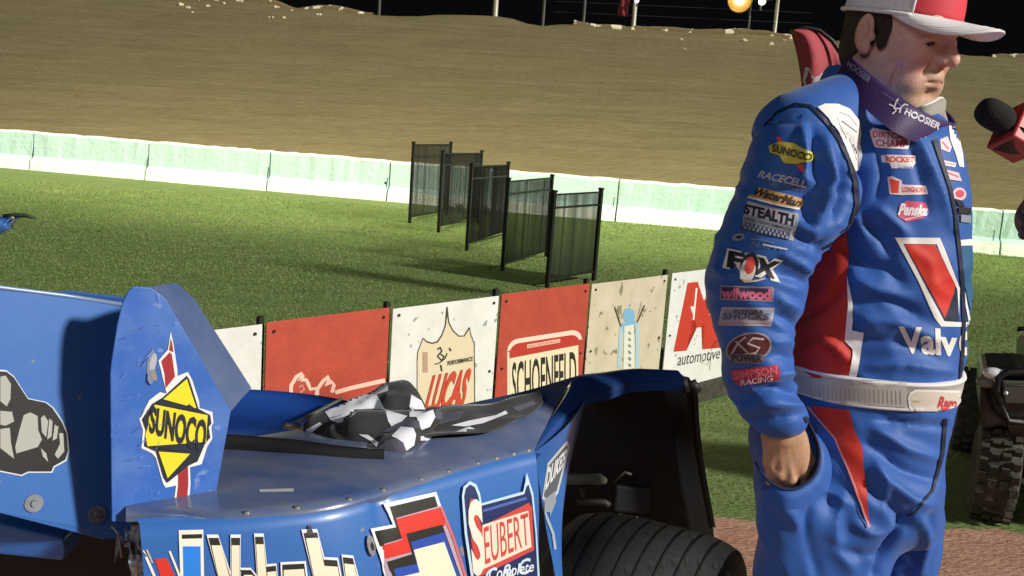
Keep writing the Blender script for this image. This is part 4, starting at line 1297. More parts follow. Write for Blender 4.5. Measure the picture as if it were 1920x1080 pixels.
for (dx, dy) in ((0, .1), (.62, .0), (.3, 1.0), (.95, .85)):
    knob_tyre((wx[0] + dx + .0, wx[1] + dy, r_t - .004), r_t, .17)
b0 = np.array([wx[0], wx[1] + .1, 0])
def bodypart(name, pts, d, bev=.02, m=atv_p): return thick(name, [tuple(p) for p in pts], d, m, atv, bev)
Ya = wx[1] + .0
bodypart('front_fender', [pt(*p, Ya) for p in [(1838, 700), (1852, 690), (1905, 690), (2010, 705), (2120, 700), (2150, 820), (2100, 850), (1905, 812), (1880, 800), (1842, 806), (1836, 760)]], (.12, .30, 0))
bodypart('grille', [pt(*p, Ya - .01) for p in [(1868, 712), (1990, 716), (2060, 730), (2050, 850), (1905, 840), (1880, 780)]], (.02, .06, 0), .01)
bodypart('belly', [pt(*p, Ya + .15) for p in [(1912, 820), (2140, 830), (2120, 930), (1925, 925)]], (.15, .7, 0), .02)
bodypart('body', [pt(*p, Ya + .4) for p in [(1960, 700), (2000, 670), (2060, 680), (2130, 690), (2100, 800), (1960, 800)]], (.25, .8, 0), .03)
mb = MB(); mb.tube([tuple(pt(x, y, Ya - .05)) for x, y in [(1876, 760), (1868, 730), (1872, 708), (1890, 697), (1990, 694), (2060, 700)]], .013, 10); mb.tube([tuple(pt(x, y, Ya - .05)) for x, y in [(1876, 760), (1890, 790), (1980, 800)]], .013, 10)
mb.build('bumper', blk, atv, True)
hl = mat('headlight_lens', (.75, .78, .78), .12, coat=1, spec=1)
mb = MB(); c = pt(1862, 700, Ya - .02); bm = bmesh.new(); bmesh.ops.create_uvsphere(bm, u_segments=18, v_segments=12, radius=1)
vv = [Vector((v.co.x * .042, v.co.y * .03, v.co.z * .024)) + Vector(c) for v in bm.verts]; ff = [[v.index for v in f.verts] for f in bm.faces]; bm.free(); mb.add(vv, ff); mb.build('headlight', hl, atv, True)
mb = MB(); c = pt(1850, 716, Ya - .01); mb.add([v * 1 + Vector(c) - Vector(pt(1862, 700, Ya - .02)) for v in vv], ff); mb.build('headlight', mat('dusty_lens', '7d8074', .4), atv, True)
bodypart('badge_panel', [pt(*p, Ya - .055) for p in [(1880, 714), (1960, 716), (1962, 760), (1884, 756)]], (0, .02, 0), .006, mat('grey_badge_panel', '3b3a34', .5))
mb = MB(); mb.tube([tuple(pt(1886, 737, Ya - .06)), tuple(pt(1886, 737, Ya - .075))], .008, 12); mb.build('bolt', hl, atv, True)
mb = MB(); mb.tube([tuple(pt(1890, 722, Ya - .058)), tuple(pt(1950, 724, Ya - .058))], .002, 6); mb.build('trim', steel, atv, True)
mb = MB(); mb.tube([tuple(pt(x, y, Ya + .45)) for x, y in [(1930, 640), (1945, 618), (1990, 630), (2040, 640), (2100, 610)]], .012, 8); mb.tube([tuple(pt(1908, 618, Ya + .45)), tuple(pt(1940, 612, Ya + .45))], .01, 8); mb.tube([tuple(pt(2010, 635, Ya + .45)), tuple(pt(2010, 700, Ya + .5))], .02, 8)
mb.build('handlebar', atv_p, atv, True)
mb = MB(); mb.tube([tuple(pt(x, y, Ya + .1)) for x, y in [(1900, 860), (1935, 880), (1990, 875)]], .018, 8); mb.tube([tuple(pt(x, y, Ya + .08)) for x, y in [(1890, 905), (1950, 900)]], .016, 8); mb.build('suspension_arm', mat('dusty_arm', '2c2b25', .7), atv, True)
bodypart('seat', [pt(*p, Ya + .7) for p in [(2120, 650), (2250, 650), (2250, 700), (2120, 690)]], (.2, .7, 0), .03)
# ------------------------------------------------------------------ the driver
YC = 1.80
person = empty('person', tuple(ptz(1560, 1800, 0) * [1, 1, 0] + [0, YC * 0, 0]), 'man in blue racing suit and white and red cap, right hand in his pocket', 'person')
person.location = (.60, 1.78, 0)
torso = px_rows([(150, 1588, 1700, 1.83, 0.07), (185, 1575, 1740, 1.82, 0.095), (215, 1550, 1758, 1.81, 0.13), (250, 1515, 1774, 1.8, 0.16), (300, 1490, 1789, 1.8, 0.175), (350, 1475, 1794, 1.8, 0.18), (420, 1465, 1794, 1.8, 0.182), (500, 1455, 1794, 1.8, 0.18), (560, 1450, 1792, 1.8, 0.178), (620, 1448, 1790, 1.8, 0.175), (670, 1446, 1785, 1.79, 0.172), (700, 1450, 1777, 1.79, 0.166), (740, 1448, 1769, 1.79, 0.163), (775, 1436, 1761, 1.79, 0.167), (820, 1415, 1756, 1.79, 0.175), (880, 1412, 1752, 1.78, 0.178), (940, 1416, 1746, 1.78, 0.17), (985, 1430, 1734, 1.78, 0.14)])
sleeve = px_rows([(212, 1470, 1530, 1.66, .045), (232, 1440, 1562, 1.645, .068), (258, 1420, 1584, 1.635, .08), (290, 1405, 1600, 1.63, .086), (350, 1386, 1606, 1.63, .088), (400, 1368, 1596, 1.62, .086),
                  (440, 1353, 1562, 1.615, .084), (490, 1336, 1526, 1.61, .082), (540, 1329, 1504, 1.60, .08), (600, 1335, 1490, 1.60, .078), (660, 1349, 1480, 1.60, .074), (720, 1363, 1484, 1.60, .07),
                  (760, 1380, 1505, 1.60, .066), (788, 1400, 1511, 1.60, .060), (806, 1413, 1509, 1.60, .054)])
legN = px_rows([(900, 1412, 1690, 1.73, .12), (960, 1418, 1690, 1.72, .125), (1020, 1420, 1672, 1.715, .122), (1080, 1421, 1650, 1.71, .118), (1200, 1428, 1632, 1.71, .11), (1330, 1440, 1612, 1.72, .1), (1480, 1450, 1600, 1.73, .095), (1640, 1458, 1590, 1.74, .08), (1790, 1462, 1585, 1.75, .07)])
legF = px_rows([(900, 1590, 1758, 1.88, 0.11), (960, 1598, 1753, 1.89, 0.12), (1020, 1600, 1747, 1.89, 0.12), (1080, 1602, 1732, 1.9, 0.115), (1200, 1590, 1717, 1.91, 0.11), (1330, 1590, 1702, 1.92, 0.1), (1480, 1590, 1687, 1.93, 0.09), (1640, 1590, 1672, 1.94, 0.08), (1760, 1592, 1672, 1.95, 0.07)])
armF = px_rows([(240, 1640, 1770, 1.985, .06), (300, 1630, 1775, 1.99, .075), (450, 1600, 1740, 2.0, .075), (600, 1590, 1720, 2.0, .07), (780, 1600, 1700, 2.0, .06)])
pk = pt(1478, 1000, 1.625)
_a, _b, _c = pt(1575, 128, 1.76), pt(1712, 246, 1.645), pt(1764, 236, 1.93)
cutn = np.cross(_b - _a, _c - _a); cutn /= np.linalg.norm(cutn); cutn = cutn * np.sign(cutn[2]); cutp = _a
pouch = px_rows([(906, 1428, 1530, 1.612, .030), (925, 1424, 1536, 1.612, .042), (960, 1422, 1545, 1.625, .052), (1080, 1425, 1560, 1.66, .06), (1180, 1430, 1560, 1.70, .06)])
def suit_sdf(P, grow=0.0):
    d = column(P, torso, 2.35, grow)
    d = smin(d, rcone(P, pt(1618, 185, 1.80), pt(1500, 262, 1.655), .058 + grow, .078 + grow), .03)
    d = smin(d, rcone(P, pt(1640, 190, 1.86), pt(1725, 272, 1.975), .055 + grow, .07 + grow), .03)
    d = smin(d, rcone(P, pt(1590, 160, 1.87), pt(1560, 300, 1.86), .05 + grow, .10 + grow), .04)
    lg = smin(column(P, legN, 2.2, grow), column(P, legF, 2.2, grow), .012)
    d = smin(d, lg, .02)
    d = smin(d, column(P, armF, 2.2, grow), .02)
    if not grow:
        d = smin(d, column(P, pouch, 2.4), .03)
        d = smax(d, -column(P, sleeve, 2.2, .004), .006)
    if not grow: d = smax(d, -np.maximum(-((P - cutp) @ cutn), ell(P, pt(1680, 165, 1.83), (.115, .125, .12))), .004)
    s = column(P, sleeve, 2.2, grow)
    if not grow:
        s = smax(s, -ell(P, pt(1460, 845, 1.60), (.052, .042, .045)), .006)   # open cuff
    return np.minimum(d, s) if not grow else smin(d, s, .02)
lo = np.array([.30, 1.48, .10]); hi = np.array([1.02, 2.13, 1.66])
V, F = surfnet(suit_sdf, lo, hi, .0055)
V = relax(V, F, 2)
Nn = vnormals(V, F)
# fabric wrinkles: broad, ridged, and the folds measured on the photograph
z = V[:, 2]
px, py = proj(V)
view = V - CAMP; view /= np.linalg.norm(view, axis=1)[:, None]
facing = np.clip(-(Nn * view).sum(1) * 2.2, 0, 1)
on_sleeve = (column(V, sleeve, 2.2) < .008)
def ridged(Q): return 1 - np.abs(vnoise(Q))
leg_w = np.clip((py - 800) / 60, 0, 1)
wr = (ridged(np.stack([V[:, 0] * 7 + V[:, 2] * 6, V[:, 1] * 8, V[:, 2] * 13 - V[:, 0] * 5], -1)) - .65) * .011
wr += (ridged(np.stack([V[:, 0] * 20, V[:, 1] * 16, V[:, 2] * 30 + V[:, 0] * 12], -1) + 3) - .65) * .0045
wr += vnoise(V * 90) * .0003
wl = (ridged(np.stack([V[:, 0] * 8 + V[:, 2] * 9, V[:, 1] * 5, V[:, 2] * 4 - V[:, 0] * 3 + 5], -1)) - .65) * .012
wl += (ridged(np.stack([V[:, 0] * 19 + V[:, 2] * 22, V[:, 1] * 9, V[:, 2] * 9 - V[:, 0] * 7 + 8], -1)) - .65) * .005
wr = wr * (1 - leg_w) + wl * leg_w
slv = (ridged(np.stack([V[:, 0] * 7 + 4, V[:, 1] * 8, V[:, 2] * 26 - V[:, 0] * 9], -1)) - .6) * .012 + (ridged(np.stack([V[:, 0] * 14 + 4, V[:, 1] * 14, V[:, 2] * 46 + V[:, 0] * 20], -1)) - .6) * .0065
chest = np.clip(1 - np.abs(py - 330) / 130, 0, 1) * (~on_sleeve)
disp = np.where(on_sleeve, slv * np.interp(py, [230, 380, 800], [.25, .9, 1.1]), wr * (1 - .55 * chest) * np.interp(py, [150, 260, 420, 600, 1100], [.2, .5, .95, .95, 1.0]))
FOLDS = [  # (points, width px, depth mm, on sleeve)
    ([(1590, 470), (1625, 500), (1665, 505), (1690, 530)], 15, -11, 0), ([(1600, 520), (1650, 545), (1700, 560)], 12, 8, 0), ([(1600, 575), (1660, 560), (1720, 590)], 12, -7, 0),
    ([(1615, 420), (1650, 440), (1672, 480)], 11, -9, 0), ([(1640, 385), (1680, 420), (1700, 440)], 9, 6, 0), ([(1600, 400), (1625, 440)], 10, 7, 0),
    ([(1620, 600), (1690, 605), (1760, 640)], 12, 7, 0), ([(1610, 640), (1680, 640), (1750, 665)], 10, -6, 0), ([(1620, 690), (1700, 685), (1790, 700)], 10, 6, 0),
    ([(1700, 230), (1740, 300), (1790, 430)], 8, 5, 0), ([(1640, 260), (1655, 330), (1640, 380)], 10, -5, 0), ([(1700, 260), (1725, 330), (1740, 400)], 8, -4, 0),
    ([(1500, 600), (1560, 560), (1590, 500)], 11, -6, 0), ([(1510, 660), (1560, 640), (1590, 690)], 9, 6, 0), ([(1525, 590), (1555, 640), (1600, 680)], 8, 5, 0),
    ([(1640, 800), (1700, 840), (1760, 860)], 11, 8, 0), ([(1625, 830), (1690, 880), (1750, 900)], 10, -8, 0), ([(1640, 880), (1700, 930), (1740, 945)], 10, 8, 0),
    ([(1620, 910), (1670, 950), (1700, 985)], 9, -7, 0), ([(1580, 930), (1560, 1000), (1600, 1070)], 14, 8, 0), ([(1535, 940), (1510, 1000), (1530, 1080)], 14, -9, 0),
    ([(1640, 790), (1720, 795), (1775, 800)], 8, -6, 0), ([(1500, 920), (1560, 925), (1600, 950)], 10, 6, 0), ([(1700, 965), (1672, 1010), (1640, 1080)], 7, -12, 0),
    ([(1455, 940), (1500, 990), (1520, 1080)], 13, 7, 0), ([(1720, 970), (1735, 1010), (1725, 1080)], 9, 7, 0), ([(1745, 960), (1752, 1010)], 8, -6, 0), ([(1600, 980), (1640, 1000), (1680, 985)], 9, 6, 0),
    ([(1560, 1020), (1600, 1040), (1650, 1040)], 9, -6, 0), ([(1640, 860), (1655, 900), (1660, 960)], 8, 5, 0),
    ([(1505, 235), (1512, 290), (1505, 340)], 8, 7, 1), ([(1522, 245), (1530, 300), (1532, 350)], 8, -9, 1), ([(1548, 260), (1560, 320), (1548, 380), (1530, 420)], 8, 8, 1), ([(1575, 300), (1582, 350), (1560, 410)], 9, -9, 1),
    ([(1530, 350), (1505, 380), (1520, 420)], 8, -8, 1), ([(1500, 330), (1530, 345)], 7, 6, 1), ([(1495, 440), (1525, 460), (1545, 450)], 8, -8, 1), ([(1500, 425), (1530, 435)], 7, 6, 1),
    ([(1470, 480), (1510, 500), (1535, 525)], 8, 7, 1), ([(1465, 515), (1500, 525), (1520, 540)], 7, -7, 1), ([(1460, 560), (1490, 575), (1505, 590)], 7, 6, 1), ([(1455, 590), (1480, 600), (1498, 615)], 7, -6, 1),
    ([(1450, 640), (1480, 640), (1495, 655)], 7, 6, 1), ([(1445, 670), (1470, 668), (1490, 680)], 7, -7, 1), ([(1440, 705), (1470, 698), (1495, 715)], 8, 7, 1), ([(1400, 745), (1450, 728), (1495, 740)], 8, -8, 1),
    ([(1390, 765), (1440, 755), (1505, 762)], 8, 7, 1), ([(1405, 785), (1450, 785), (1508, 772)], 6, -6, 1), ([(1400, 715), (1420, 740), (1460, 750)], 7, 5, 1), ([(1345, 500), (1370, 520), (1400, 520)], 10, 5, 1), ([(1380, 360), (1420, 380), (1470, 380)], 9, 3, 1)]
for pts, w, dm, sl in FOLDS:
    C = catmull(pts, 24); sel = np.nonzero((facing > .02) & (on_sleeve == bool(sl)) & (px > C[:, 0].min() - 3 * w) & (px < C[:, 0].max() + 3 * w) & (py > C[:, 1].min() - 3 * w) & (py < C[:, 1].max() + 3 * w))[0]
    if not len(sel): continue
    Q = np.stack([px[sel], py[sel]], -1); D = np.linalg.norm(Q[:, None] - C[None], axis=2); k = D.argmin(1); dmin = D.min(1)
    tap = np.sin(np.pi * (k + 2) / 27) ** .6
    disp[sel] += dm * .0019 * np.exp(-(dmin / w) ** 2 * .6 - dmin / w * .5) * tap * facing[sel]
# calmer fabric beneath the collar and next to the cuffs
disp *= np.interp(z, [.1, .2], [0, 1])
V = V + Nn * disp[:, None]
V = relax(V, F, 1, .35)
suit_blue = mat('racing_suit_fabric', (.013, .105, .43), .60, col2=(.011, .088, .37), scale=9, bump=.0004, bscale=420, sheen=.15, contrast=(.3, .7), folds=.0034)
suit = link('racing_suit', mesh_np('racing_suit', V, F), [suit_blue], person, True)
sbv = bvh_of(V, F)
fr = flat('c02a1c', .65); fw_ = flat('e8e6e4', .65); fnv = flat('0c1836', .6); fgr = flat('8d939e', .6); fpk = flat('c98f97', .6); fcr = flat('d8d2c4', .6); fye = flat('cfc43a', .6); for_ = flat('c79a5a', .6); fdk = flat('1a1a20', .6); fbr = flat('5a2226', .6); frd2 = flat('d94a44', .6); fbl2 = flat('3f8fc4', .6); fsl = flat('6b7ea2', .6); fskyd = flat('2a5f8c', .6)
def patch(name, fn, base=.0019, step=4, label=None, ymin=-9):
    d = Decal(sbv, step, base, .0005); d.ymin = ymin; fn(d); 
    if d.F: d.build(name, suit, label)
def f(d):
    d.poly([(1588, 430), (1590, 470), (1590, 560), (1586, 640), (1600, 642), (1597, 700), (1596, 712), (1497, 706), (1486, 660), (1488, 610), (1497, 580), (1512, 545), (1530, 500), (1556, 452)], fr)
patch('red_side_panel', f, .0030, ymin=1.62)
def f(d):
    d.poly([(1592, 515), (1597, 560), (1600, 600), (1598, 618), (1620, 622), (1612, 670), (1605, 714), (1591, 712), (1598, 655), (1584, 640), (1588, 600)], fw_)
    d.line([(1516, 762), (1540, 790), (1566, 822), (1590, 880), (1612, 940), (1628, 990)], 3.5, flat('d98a86', .6))
patch('white_flash', f, .0052)
def f(d): d.poly([(1520, 760), (1592, 768), (1600, 800), (1616, 840), (1622, 900), (1629, 985), (1606, 930), (1588, 880), (1566, 826), (1540, 786)], fr)
patch('red_leg_flash', f, .0035)
def f(d):
    d.poly([(1532, 202), (1545, 196), (1570, 196), (1592, 205), (1608, 225), (1613, 250), (1611, 270), (1616, 290), (1612, 318), (1602, 322), (1590, 290), (1572, 250), (1552, 222)], fw_)
    d.line([(1572, 212), (1590, 218), (1604, 236)], 1.3, fgr); d.line([(1568, 222), (1585, 262)], 1.2, fgr); d.line([(1576, 228), (1604, 248)], 2.2, fgr); d.line([(1586, 250), (1604, 300)], 1, fcr)
patch('white_shoulder_panel', f, .003, 3)
def f(d): d.poly([(1778, 232), (1788, 236), (1799, 262), (1805, 290), (1807, 314), (1798, 312), (1791, 288), (1781, 262)], fw_); d.line([(1788, 240), (1800, 252)], 2, fnv)
patch('white_shoulder_panel', f)
# armhole piping and zip
def f(d):
    d.line([(1434, 236), (1456, 212), (1490, 196), (1520, 200), (1545, 224), (1572, 262), (1592, 300), (1603, 340), (1606, 385), (1594, 425), (1574, 446), (1550, 462)], [4, 4, 5, 5, 6, 7, 8, 9, 10, 9, 7, 5], fnv)
patch('armhole_piping', f, .0028)
def f(d):
    d.line([(1752, 262), (1764, 300), (1780, 350), (1790, 400), (1796, 450), (1803, 520), (1806, 600), (1804, 660), (1798, 718)], [9, 8, 7, 7, 7, 7, 7, 6, 5], fnv)
    d.line([(1772, 784), (1766, 850), (1748, 920), (1712, 962), (1700, 966)], [7, 6, 5, 4, 3], fnv)
patch('front_zip', f, .0024)
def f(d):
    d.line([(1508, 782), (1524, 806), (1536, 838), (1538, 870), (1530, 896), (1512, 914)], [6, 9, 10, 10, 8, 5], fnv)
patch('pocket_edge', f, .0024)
# sponsor patches, top to bottom of the sleeve
def f(d):
    d.poly([(1456, 256), (1464, 258), (1472, 272), (1460, 270)], frd2); d.poly([(1494, 306), (1508, 310), (1508, 326), (1498, 318)], frd2)
    d.poly([(1442, 274), (1462, 266), (1486, 268), (1522, 286), (1528, 294), (1520, 302), (1490, 308), (1470, 306), (1462, 292), (1444, 286)], fye)
    d.poly([(1444, 275), (1456, 269), (1524, 290), (1520, 303), (1450, 286)], flat('a8a13a', .6))
    d.text('SUNOCO', [(1450, 271), (1522, 290), (1518, 302), (1448, 284)], fdk, .03)
patch('sponsor_patch', f)
def f(d):
    d.text('RACECELL', [(1426, 320), (1512, 338), (1510, 352), (1421, 332)], flat('b0b4bc', .6), .03, .2)
    d.text('HIGH ENERGY', [(1432, 338), (1508, 354), (1507, 360), (1430, 343)], flat('77655f', .6), .0)
patch('sponsor_patch', f)
def f(d):
    d.poly([(1420, 350), (1504, 372), (1506, 384), (1498, 392), (1402, 370), (1404, 366), (1416, 366)], for_)
    d.line([(1402, 370), (1450, 382), (1498, 392)], 3, fw_)
    d.text('WaterMan', [(1420, 352), (1503, 374), (1498, 388), (1413, 366)], flat('33241c', .6), .04, .25)
patch('sponsor_patch', f)
def f(d):
    d.poly([(1402, 376), (1496, 400), (1498, 412), (1486, 452), (1478, 450), (1388, 430), (1396, 400)], fgr)
    d.poly([(1403, 379), (1493, 402), (1489, 424), (1398, 402)], flat('b9bcc6', .6))
    d.text('STEALTH', [(1399, 383), (1489, 404), (1486, 423), (1396, 400)], fnv, .05)
    d.text('HIGH PERFORMANCE', [(1398, 407), (1484, 428), (1483, 434), (1396, 412)], fnv, .01)
    d.poly([(1391, 415), (1482, 436), (1478, 450), (1388, 430)], flat('3a4668', .6))
    for k in range(11):
        x = 1394 + 7.6 * k; y = 417 + 1.85 * k
        d.poly([(x, y), (x + 4, y + 1), (x + 3, y + 6), (x - 1, y + 5)], fgr, layer=9); d.poly([(x + 3.5, y + 7), (x + 7, y + 8), (x + 6, y + 13), (x + 2, y + 12)], fgr, layer=9)
patch('sponsor_patch', f)
def f(d):
    d.poly(oval(1385, 445, 12, 7, -12), fgr); d.poly(oval(1386, 445, 6, 2.5, -12), fnv)
    d.line([(1408, 448), (1430, 450), (1452, 456)], 2.5, fsl); d.text('FLOW', [(1410, 452), (1474, 464), (1472, 472), (1408, 461)], fsl, .0, .2)
    d.line([(1430, 458), (1476, 468)], 3, flat('c9d3e2', .6))
patch('sponsor_patch', f)
def f(d):
    d.text('FOX', [(1368, 470), (1460, 490), (1454, 524), (1360, 500)], fw_, .09)
    d.text('F', [(1370, 472), (1394, 477), (1390, 504), (1366, 500)], fdk, .05); d.text('X', [(1424, 484), (1459, 492), (1448, 520), (1414, 512)], fdk, .05)
    d.poly(oval(1405, 500, 17, 26, 12), fdk); d.poly(oval(1402, 508, 14, 22, 12), fcr)
    d.poly(oval(1406, 498, 9, 17, 12), frd2)
    d.line([(1388, 520), (1400, 528), (1420, 526), (1434, 522)], 3, fcr)
patch('sponsor_patch', f)
def f(d):
    d.poly([(1352, 535), (1448, 538), (1452, 542), (1449, 566), (1350, 562)], flat('8d8396', .6)); d.poly([(1354, 538), (1446, 541), (1446, 563), (1353, 559)], flat('3c2a4c', .6))
    d.text('wilwood', [(1356, 541), (1444, 543), (1444, 562), (1354, 558)], flat('d06a86', .6), .05); 
patch('sponsor_patch', f)
def f(d):
    d.poly([(1354, 575), (1452, 577), (1446, 612), (1346, 610)], flat('a9a3b2', .6)); d.poly([(1357, 579), (1448, 581), (1444, 600), (1353, 599)], flat('8b95ac', .6))
    d.text('INTEGRA', [(1376, 580), (1432, 581), (1430, 588), (1375, 587)], fnv, .02); d.text('SHOCKS', [(1358, 586), (1442, 588), (1440, 599), (1356, 598)], flat('56506e', .6), .03)
    d.line([(1350, 604), (1444, 606)], 2, fpk)
patch('sponsor_patch', f)
def f(d):
    d.poly(oval(1404, 652, 44, 28, -14), flat('9a8f98', .6)); d.poly(oval(1404, 652, 40, 25, -14), fbr)
    d.line([(1372, 664), (1384, 644), (1398, 632)], 3.5, flat('b7a6a4', .6)); d.line([(1380, 640), (1404, 662)], 3.5, flat('b7a6a4', .6))
    d.line([(1432, 636), (1412, 634), (1402, 644), (1424, 652), (1416, 662), (1396, 664)], 4, flat('c8bab6', .6))
    d.poly([(1370, 662), (1430, 664), (1434, 676), (1424, 682), (1372, 680)], flat('6e6a78', .6)); d.text('POWER', [(1374, 664), (1428, 666), (1428, 678), (1374, 676)], flat('26222c', .6), .03)
patch('sponsor_patch', f)
def f(d):
    d.poly([(1370, 694), (1458, 684), (1464, 702), (1460, 712), (1440, 716), (1386, 724), (1374, 712)], flat('b0324a', .6))
    d.text('SIMPSON', [(1374, 697), (1456, 687), (1458, 702), (1378, 712)], flat('e0687a', .6), .03); d.text('RACING', [(1388, 713), (1448, 704), (1450, 714), (1390, 723)], fw_, .0, .2)
patch('sponsor_patch', f)
# chest patches
def f(d):
    d.poly([(1630, 246), (1636, 240), (1668, 246), (1704, 248), (1708, 258), (1706, 270), (1702, 280), (1660, 278), (1640, 276), (1634, 262)], flat('f0dfe4', .6))
    d.text('DIRTCAR', [(1636, 246), (1702, 252), (1700, 262), (1636, 257)], flat('e0567a', .6), .03, .1); d.text('CHAMP', [(1642, 262), (1702, 264), (1700, 276), (1644, 274)], flat('c04a5c', .6), .03)
patch('sponsor_patch', f)
def f(d):
    d.poly([(1652, 292), (1664, 290), (1716, 292), (1717, 304), (1712, 312), (1672, 316), (1668, 306), (1654, 304)], flat('efe4e4', .6))
    d.text('ROCKET', [(1660, 293), (1714, 295), (1713, 304), (1662, 304)], flat('e0584a', .6), .04); d.text('Chassis', [(1676, 307), (1712, 307), (1712, 316), (1676, 316)], flat('d5dcea', .6), .0, .3)
patch('sponsor_patch', f)
def f(d):
    d.poly([(1664, 332), (1672, 330), (1690, 338), (1692, 346), (1736, 348), (1740, 364), (1692, 366), (1668, 364)], flat('f0dcdc', .6))
    d.poly([(1668, 334), (1686, 340), (1684, 362), (1671, 362)], flat('e0483e', .6)); d.text('LONGHORN', [(1692, 350), (1735, 352), (1735, 361), (1692, 360)], flat('d8606a', .6), .02)
patch('sponsor_patch', f)
def f(d):
    d.poly([(1686, 386), (1700, 376), (1736, 380), (1742, 398), (1728, 410), (1700, 416), (1684, 406)], flat('d9587a', .6))
    d.text('Penske', [(1688, 382), (1740, 386), (1738, 404), (1684, 402)], flat('f2eef2', .6), .05, .2)
    d.line([(1696, 412), (1728, 404)], 2, fw_)
patch('sponsor_patch', f)
def f(d):
    d.poly([(1762, 262), (1776, 256), (1784, 276), (1780, 286), (1764, 280)], flat('e3d3da', .6)); d.line([(1766, 266), (1778, 280)], 3, flat('d06a80', .6))
    d.poly([(1766, 300), (1792, 306), (1790, 314), (1768, 310)], fw_); d.line([(1768, 305), (1790, 309)], 2, fpk)
    d.poly([(1772, 318), (1796, 324), (1802, 340), (1776, 336)], flat('e6c9d0', .6)); d.line([(1776, 324), (1796, 332)], 3, flat('d8606a', .6))
    d.poly(oval(1797, 364, 13, 12, 10), flat('dfc5cf', .6)); d.poly(oval(1798, 363, 8, 7), flat('d6505a', .6)); d.poly([(1788, 372), (1796, 386), (1808, 388), (1802, 376)], fnv)
    d.poly([(1800, 402), (1818, 404), (1818, 418), (1800, 416)], flat('8a93a2', .6)); d.poly([(1796, 388), (1818, 390), (1818, 402), (1796, 400)], fdk)
patch('sponsor_patch', f)
# big V mark and word
def f(d):
    d.poly([(1678, 445), (1762, 446), (1772, 470), (1799, 540), (1797, 604), (1820, 604), (1820, 613), (1764, 612), (1752, 596), (1722, 528)], fw_)
    d.poly([(1694, 457), (1756, 458), (1764, 478), (1794, 542), (1798, 604), (1770, 602), (1730, 526)], flat('10203c', .6))
    d.poly([(1696, 458), (1753, 459), (1790, 532), (1788, 548), (1771, 596), (1734, 526)], flat('cf2f20', .62))
    d.poly([(1797, 450), (1822, 448), (1822, 460), (1797, 461)], fw_); d.line([(1799, 458), (1801, 520), (1817, 604)], 4, fw_)
    d.poly([(1801, 462), (1822, 462), (1822, 600), (1804, 520)], fskyd)
patch('chest_mark', f)
def f(d):
    d.text('Valv', [(1688, 614), (1791, 620), (1791, 666), (1693, 660)], fw_, .035)
    d.text('o', [(1800, 626), (1822, 626), (1822, 662), (1800, 662)], fw_, .06)
patch('chest_lettering', f)

# belt
belt_m = mat('white_belt', (.66, .64, .60), .6, col2=(.52, .50, .46), scale=30, stretch=(1, 1, 4), bump=.001, bscale=60)
beltw = mat('white_belt_edge', (.78, .77, .76), .55)
def ring(zf, grow, n=120, t0=0, t1=2 * math.pi):
    out = []
    for k in range(n + 1):
        t = t0 + (t1 - t0) * k / n
        z = zf(t); A = torso
        cx, cy, a, b = [np.interp(z, A[:, 0], A[:, q]) for q in (1, 2, 3, 4)]
        c, s = math.cos(t), math.sin(t); e = 2 / 2.35
        out.append(np.array([cx + (a + grow) * abs(c) ** e * np.sign(c), cy + (b + grow) * abs(s) ** e * np.sign(s), z]))
    return out
zt = pt(1650, 712, 1.625)[2]; zb = pt(1650, 768, 1.625)[2]
rr = [ring(lambda t, q=q: zb + (zt - zb) * q, g) for q, g in [(0, -.004), (.02, .005), (.1, .0065), (.13, .0045), (.5, .005), (.87, .0045), (.9, .0065), (.98, .005), (1, -.004)]]
V2, F2 = grid_mesh(rr); mb = MB(); mb.add(V2, F2); n_ = len(rr[0]) - 1
for i in range(len(F2)): mb.m[i] = 1 if (i // n_) in (1, 6, 7, 0) else 0
belt = mb.build('belt', [belt_m, beltw], person, True)
bbv = bvh_obj(belt); d = Decal(bbv, 6, .0015, .0006)
d.poly([(1496, 707), (1700, 716), (1700, 764), (1520, 754)], flat('b9b6ae', .6))
for k in range(22): d.line([(1520 + 8 * k, 722 + k * .5), (1521 + 8 * k, 748 + k * .5)], 1.6, flat('a09d96', .6), layer=2)
tabp = [(1702, 746), (1706, 736), (1716, 730), (1800, 732), (1800, 777), (1716, 774), (1705, 766)]
d.poly(tabp, beltw.copy() if False else flat('f0efec', .5)); d.poly([(1706, 746), (1710, 738), (1718, 734), (1800, 736), (1800, 772), (1718, 770), (1709, 762)], flat('d9d2c4', .55))
d.text('Ram', [(1760, 744), (1792, 746), (1792, 768), (1756, 766)], flat('c9404a', .6), .05, .2)
d.line([(1712, 752), (1724, 752)], 3, flat('c2b28e', .6))
d.build('belt_tab', belt)

